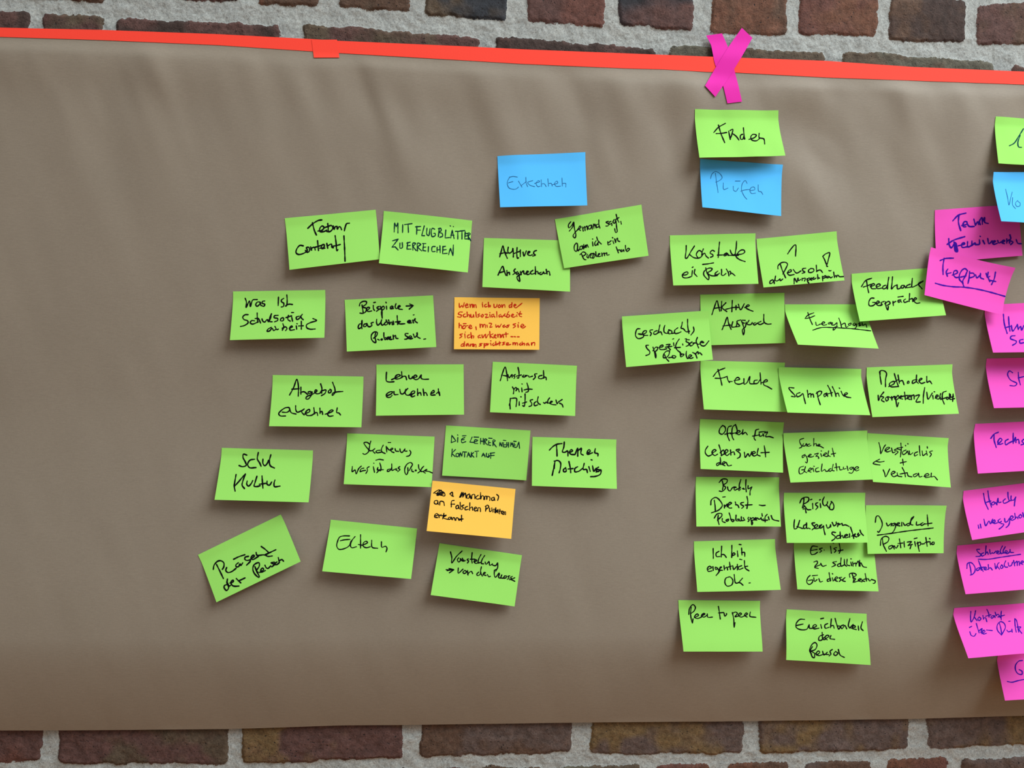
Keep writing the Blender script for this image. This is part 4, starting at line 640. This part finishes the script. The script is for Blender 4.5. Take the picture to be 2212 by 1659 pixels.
# id: (lift of the lower edge in mm, layer, pen, pen width px, label)
INFO = {
    'teams': (13, 0, 'black', 3.3, 'green sticky note reading Teams content, left of the neatly printed flyer note'),
    'flugblaetter': (11, 1, 'green', 2.5, 'green sticky note with capital letters MIT FLUGBLÄTTER ZU ERREICHEN'),
    'beispiele': (12, 0, 'black', 3.0, 'green sticky note reading Beispiele with an arrow, left of the orange note'),
    'wasist': (17, 0, 'black', 3.0, 'green sticky note reading Was ist Schulsozialarbeit with a question mark'),
    'angebot': (15, 0, 'black', 3.0, 'green sticky note reading Angebot erkennen'),
    'erkennen': (14, 0, 'blue', 1.3, 'sky blue sticky note reading Erkennen in thin pen, standing alone on the paper'),
    'jemand': (8, 1, 'black', 2.5, 'tilted green sticky note with three lines starting Jemand sagt'),
    'aktives': (13, 0, 'black', 3.0, 'green sticky note reading Aktives Ansprechen, its right corner covered'),
    'wennich': (4, 0, 'red', 2.3, 'orange sticky note with five lines of red handwriting'),
    'lehrer': (13, 0, 'black', 3.0, 'green sticky note reading Lehrer erkennen, lower third empty'),
    'austausch': (13, 0, 'black', 2.8, 'green sticky note reading Austausch mit Mitschülern'),
    'schul': (18, 0, 'black', 3.3, 'green sticky note reading Schul Kultur in large letters'),
    'dielehrer': (3, 0, 'green', 2.2, 'green sticky note with capital letters DIE LEHRER NEHMEN KONTAKT AUF'),
    'manchmal': (11, 1, 'black', 2.4, 'orange sticky note in black handwriting starting with a crossed-out word, manchmal'),
    'themen': (15, 0, 'black', 3.2, 'green sticky note reading Themen Matching'),
    'praesent': (14, 0, 'black', 3.3, 'strongly tilted green sticky note reading Präsent der Person at lower left'),
    'eltern': (18, 0, 'black', 2.6, 'green sticky note with the single word Eltern'),
    'vorstellung': (14, 0, 'black', 2.7, 'green sticky note reading Vorstellung with an arrow to vor der Klasse'),
    'studierung': (15, 0, 'black', 2.6, 'green sticky note reading Studierung, was ist das Problem'),
    'finden': (18, 0, 'black', 2.7, 'green sticky note reading Finden directly below the pink tape cross'),
    'pruefen': (16, 0, 'blue', 1.3, 'sky blue sticky note reading Prüfen in thin pen, hung below Finden'),
    'konstante': (18, 0, 'black', 2.7, 'green sticky note reading Konstante ein Raum'),
    'person': (18, 1, 'black', 2.7, 'green sticky note reading 1 Person with a big exclamation mark'),
    'aktive': (5, 0, 'black', 2.7, 'green sticky note reading Aktive Ansprach, its lower left corner covered'),
    'geschlechts': (10, 1, 'black', 2.7, 'green sticky note reading Geschlechtsspezifischer Problem, leftmost of the middle cluster'),
    'freude': (20, 0, 'black', 2.6, 'green sticky note reading Freude, its right edge covered'),
    'feedback': (24, 1, 'black', 2.8, 'green sticky note reading Feedback Gespräche, tucked under a pink note'),
    'fragebogen': (36, 0, 'black', 2.3, 'strongly curling green sticky note with the underlined word Fragebogen'),
    'sympathie': (30, 1, 'black', 2.7, 'curling green sticky note with the single word Sympathie'),
    'methoden': (20, 0, 'black', 2.8, 'green sticky note reading Methoden Kompetenz / Vielfalt'),
    'suche': (20, 1, 'black', 2.2, 'green sticky note reading Suche gezielt Gleichaltrige'),
    'verstaendnis': (18, 2, 'black', 2.4, 'green sticky note reading Verständnis + Vertrauen with a small left arrow'),
    'offen': (17, 0, 'black', 2.8, 'green sticky note reading Offen für Lebenswelt der'),
    'buddy': (15, 0, 'black', 2.8, 'green sticky note reading Buddy Dienst Problemspezifik'),
    'risiko': (16, 1, 'black', 2.8, 'green sticky note reading Risiko Konsequenzen Scheitern'),
    'esist': (16, 0, 'black', 2.5, 'green sticky note reading Es ist zu schlimm, top covered by another note'),
    'jugendrat': (8, 2, 'black', 2.6, 'green sticky note reading Jugendrat, underlined, above Partizipatio'),
    'ichbin': (16, 0, 'black', 2.7, 'green sticky note reading Ich bin eigentlich OK'),
    'peer': (18, 0, 'black', 2.6, 'green sticky note reading Peer to peer, lower half empty'),
    'erreichbar': (16, 0, 'black', 2.7, 'green sticky note reading Erreichbarkeit der Person, lowest green note'),
    'eins': (20, 0, 'teal', 2.6, 'green sticky note with a numeral 1 cut off by the right frame edge'),
    'kontaktblau': (28, 1, 'blue', 1.3, 'sky blue sticky note reading Ko, cut off by the right frame edge'),
    'team': (4, 0, 'violet', 3.4, 'pink sticky note reading Team above a corrected long word, partly under a blue note'),
    'treffpunkt': (12, 2, 'violet', 3.0, 'tilted pink sticky note with the underlined word Treffpunkt'),
    'human': (28, 0, 'violet', 3.0, 'pink sticky note reading Hum over Sch, below the tilted Treffpunkt note'),
    'statt': (28, 0, 'violet', 2.5, 'pink sticky note showing only the letters St at the right frame edge'),
    'teamsitzung': (26, 0, 'violet', 3.0, 'pink sticky note reading Teams at the right frame edge'),
    'handy': (32, 0, 'violet', 2.7, 'pink sticky note reading Handy with a quoted word starting weggeho'),
    'schneller': (32, 0, 'violet', 2.5, 'pink sticky note reading Schneller, underlined, above Datenvolume'),
    'kontakt': (42, 1, 'violet', 2.5, 'pink sticky note reading Kontakt über Dritte'),
    'gespraech': (34, 0, 'violet', 2.6, 'lowest pink sticky note, showing a letter G and an underline'),
}


def curl(v):
    return np.clip((v - 0.16) / 0.84, 0, 1) ** 1.15


class Note:
    def __init__(self, id_, col, quad, strokes):
        self.id, self.col = id_, col
        self.q = np.array([[float(c) for c in p.split(',')] for p in quad.split()])
        self.strokes = strokes
        self.lift = INFO[id_][0] / 1000.0
        self.layer = INFO[id_][1]
        r = np.random.default_rng(sum(map(ord, id_)))
        self.ll, self.lr = r.uniform(0.88, 1.12, 2)
        self.bow = r.uniform(-0.0012, 0.0012)
        self.raise_ = 0.0
        self.tr = {'treffpunkt': 0.016, 'jugendrat': 0.006}.get(id_, 0.0)   # upper right corner peeling off
        self.place()

    def place(self):
        off = np.array([OFF0, OFF0, OFF0 + self.lift * self.lr, OFF0 + self.lift * self.ll])
        for _ in range(4):
            x, z = hit(self.q[:, 0], self.q[:, 1], off)
            self.c = np.stack([x, z], -1)
            off = self.offset(np.array([0, 1, 1, 0.]), np.array([0, 0, 1, 1.]))
        # a flat shape used to find which notes overlap
        return self

    def xz(self, u, v):
        u = np.asarray(u, float)[..., None]; v = np.asarray(v, float)[..., None]
        c = self.c
        return c[0] * (1 - u) * (1 - v) + c[1] * u * (1 - v) + c[2] * u * v + c[3] * (1 - u) * v

    def offset(self, u, v):
        p = self.xz(u, v)
        base = paper_off(p[..., 0], p[..., 1])
        return base + 0.0007 + self.raise_ + self.bow * (4 * u * (1 - u)) * v + self.lift * (self.ll * (1 - u) + self.lr * u) * curl(v) + abs(self.bow) * v + self.tr * np.clip(u - 0.45, 0, 1) ** 2 / 0.3 * np.clip(0.8 - v, 0, 1) ** 1.5

    def uv(self, x, z):
        """inverse of xz"""
        x = np.asarray(x, float); z = np.asarray(z, float)
        u = np.full(x.shape, 0.5); v = np.full(x.shape, 0.5)
        c = self.c
        for _ in range(8):
            p = self.xz(u, v)
            du = (c[1] - c[0]) * (1 - v)[..., None] + (c[2] - c[3]) * v[..., None]
            dv = (c[3] - c[0]) * (1 - u)[..., None] + (c[2] - c[1]) * u[..., None]
            ex = x - p[..., 0]; ez = z - p[..., 1]
            det = du[..., 0] * dv[..., 1] - du[..., 1] * dv[..., 0]
            u = u + (ex * dv[..., 1] - ez * dv[..., 0]) / det
            v = v + (du[..., 0] * ez - du[..., 1] * ex) / det
        return u, v

    def surface(self, px, py, extra):
        """points on this note under photo pixels"""
        off = np.full(np.shape(px), OFF0 + self.lift * 0.5)
        for _ in range(6):
            x, z = hit(px, py, off)
            u, v = self.uv(x, z)
            off = self.offset(np.clip(u, 0, 1), np.clip(v, 0, 1)) + extra
        x, z = hit(px, py, off)
        return np.stack([x, -off, z], -1)


notes = [Note(*n) for n in NOTES]
notes.sort(key=lambda n: n.layer)
G = np.linspace(0, 1, 25)
GU, GV = np.meshgrid(G, G)
for i, n in enumerate(notes):
    for _ in range(3):
        p = n.xz(GU, GV); o = n.offset(GU, GV)
        need_top, need_low = 0.0, 0.0
        for m in notes[:i]:
            if m.layer >= n.layer or np.hypot(*(m.c.mean(0) - n.c.mean(0))) > 0.22: continue
            u, v = m.uv(p[..., 0], p[..., 1])
            ins = (u > -0.01) & (u < 1.01) & (v > -0.01) & (v < 1.01)
            if not ins.any(): continue
            gap = m.offset(np.clip(u, 0, 1), np.clip(v, 0, 1)) + 0.0012 - o
            top = ins & (GV < 0.3); low = ins & (GV >= 0.3)
            if top.any(): need_top = max(need_top, float(gap[top].max()))
            if low.any():
                need_low = max(need_low, float((gap[low] / np.maximum(curl(GV[low]), 0.25)).max()))
        if need_top > 0: n.raise_ += min(need_top, 0.012)
        extra = need_low - max(need_top, 0)
        if extra > 0: n.lift += extra / 0.88
        n.place()
        if need_top <= 0 and need_low <= 0: break


def smooth_path(pts, sharp):
    if len(pts) < 3 or sharp:
        out = []
        for a, b in zip(pts[:-1], pts[1:]):
            k = max(1, int(np.hypot(*(b - a)) / 2.0))
            out += [a + (b - a) * (j / k) for j in range(k)]
        return np.array(out + [pts[-1]])
    P = np.vstack([2 * pts[0] - pts[1], pts, 2 * pts[-1] - pts[-2]])
    out = []
    for i in range(1, len(P) - 2):
        p = P[i - 1:i + 3]
        d = np.maximum(np.hypot(*np.diff(p, axis=0).T), 1e-3) ** 0.5
        t0, t1, t2, t3 = 0.0, d[0], d[0] + d[1], d[0] + d[1] + d[2]
        k = max(2, int(d[1] ** 2 / 1.4))
        t = (t1 + (t2 - t1) * np.arange(k) / k)[:, None]
        a1 = (t1 - t) / t1 * p[0] + t / t1 * p[1]
        a2 = (t2 - t) / (t2 - t1) * p[1] + (t - t1) / (t2 - t1) * p[2]
        a3 = (t3 - t) / (t3 - t2) * p[2] + (t - t2) / (t3 - t2) * p[3]
        b1 = (t2 - t) / t2 * a1 + t / t2 * a2
        b2 = (t3 - t) / (t3 - t1) * a2 + (t - t1) / (t3 - t1) * a3
        out.append((t2 - t) / (t2 - t1) * b1 + (t - t1) / (t2 - t1) * b2)
    return np.vstack(out + [pts[-1][None]])


def ribbon(path, w, r):
    """outline quads of a pen stroke in pixel space with rounded ends"""
    n = len(path)
    if n < 2: return None
    d = np.gradient(path, axis=0)
    ln = np.hypot(d[:, 0], d[:, 1]); ln[ln < 1e-6] = 1e-6
    d = d / ln[:, None]
    s = np.concatenate([[0], np.cumsum(np.hypot(*np.diff(path, axis=0).T))])
    ph = r.uniform(0, 6)
    half = w * 0.47 * (1 + 0.16 * np.sin(s * 0.23 + ph) + 0.07 * np.sin(s * 0.61 + ph * 2))
    C, D_, Hh = [], [], []
    for k in (-1.0, -0.7):                                     # round start
        C.append(path[0] + d[0] * k * half[0]); D_.append(d[0]); Hh.append(half[0] * math.sqrt(max(0.04, 1 - k * k)))
    for i in range(n):
        C.append(path[i]); D_.append(d[i]); Hh.append(half[i])
    for k in (0.7, 1.0):
        C.append(path[-1] + d[-1] * k * half[-1]); D_.append(d[-1]); Hh.append(half[-1] * math.sqrt(max(0.04, 1 - k * k)))
    C = np.array(C); D_ = np.array(D_); Hh = np.array(Hh)
    nrm = np.stack([-D_[:, 1], D_[:, 0]], -1) * Hh[:, None]
    return C + nrm, C - nrm


def build_note(n):
    info = INFO[n.id]
    nu, nv = 22, 24
    U, V = np.meshgrid(np.linspace(0, 1, nu), np.linspace(0, 1, nv))
    p = n.xz(U, V); off = n.offset(U, V)
    top = n.xz(np.array(0.5), np.array(0.0))
    loc = (float(top[0]), float(-n.offset(np.array(0.5), np.array(0.0))), float(top[1]))
    group = {'green': 'green sticky notes', 'blue': 'blue sticky notes', 'orange': 'orange sticky notes', 'pink': 'pink sticky notes'}[n.col]
    root = bpy.data.objects.new('sticky_note', None)
    root.empty_display_size = 0.02
    scene.collection.objects.link(root)
    root.location = loc
    tag(root, info[4], 'sticky note', group + ' on the brown paper')
    bpy.context.view_layer.update()
    sheet('paper_sheet', np.stack([p[..., 0], -off, p[..., 1]], -1), 0.00025, NOTE_MAT[n.col], root)
    r = np.random.default_rng(sum(map(ord, n.id)) + 1)
    ox, oy = int(n.q[0][0]), int(n.q[0][1])
    marks = {'handwriting': ([], []), 'underline': ([], [])}
    for st in n.strokes.split(';'):
        sharp = st.startswith('!')
        vs, fs = marks['underline' if st.startswith('_') else 'handwriting']
        pts = np.array([[float(c) for c in q.split(',')] for q in st.lstrip('!_').split()]) / 10 + (ox, oy)
        rb = ribbon(smooth_path(pts, sharp), info[3], r)
        if rb is None: continue
        A, B = rb
        k = len(A); b0 = len(vs)
        P = n.surface(np.concatenate([A[:, 0], B[:, 0]]), np.concatenate([A[:, 1], B[:, 1]]), 0.00022)
        vs += list(P)
        for i in range(k - 1):
            fs.append((b0 + i, b0 + i + 1, b0 + k + i + 1, b0 + k + i))
    for part, (vs, fs) in marks.items():
        if vs: mesh_np(part, np.array(vs), np.array(fs), INK[info[2]], root, smooth=False)
    return root


for n in notes:
    build_note(n)
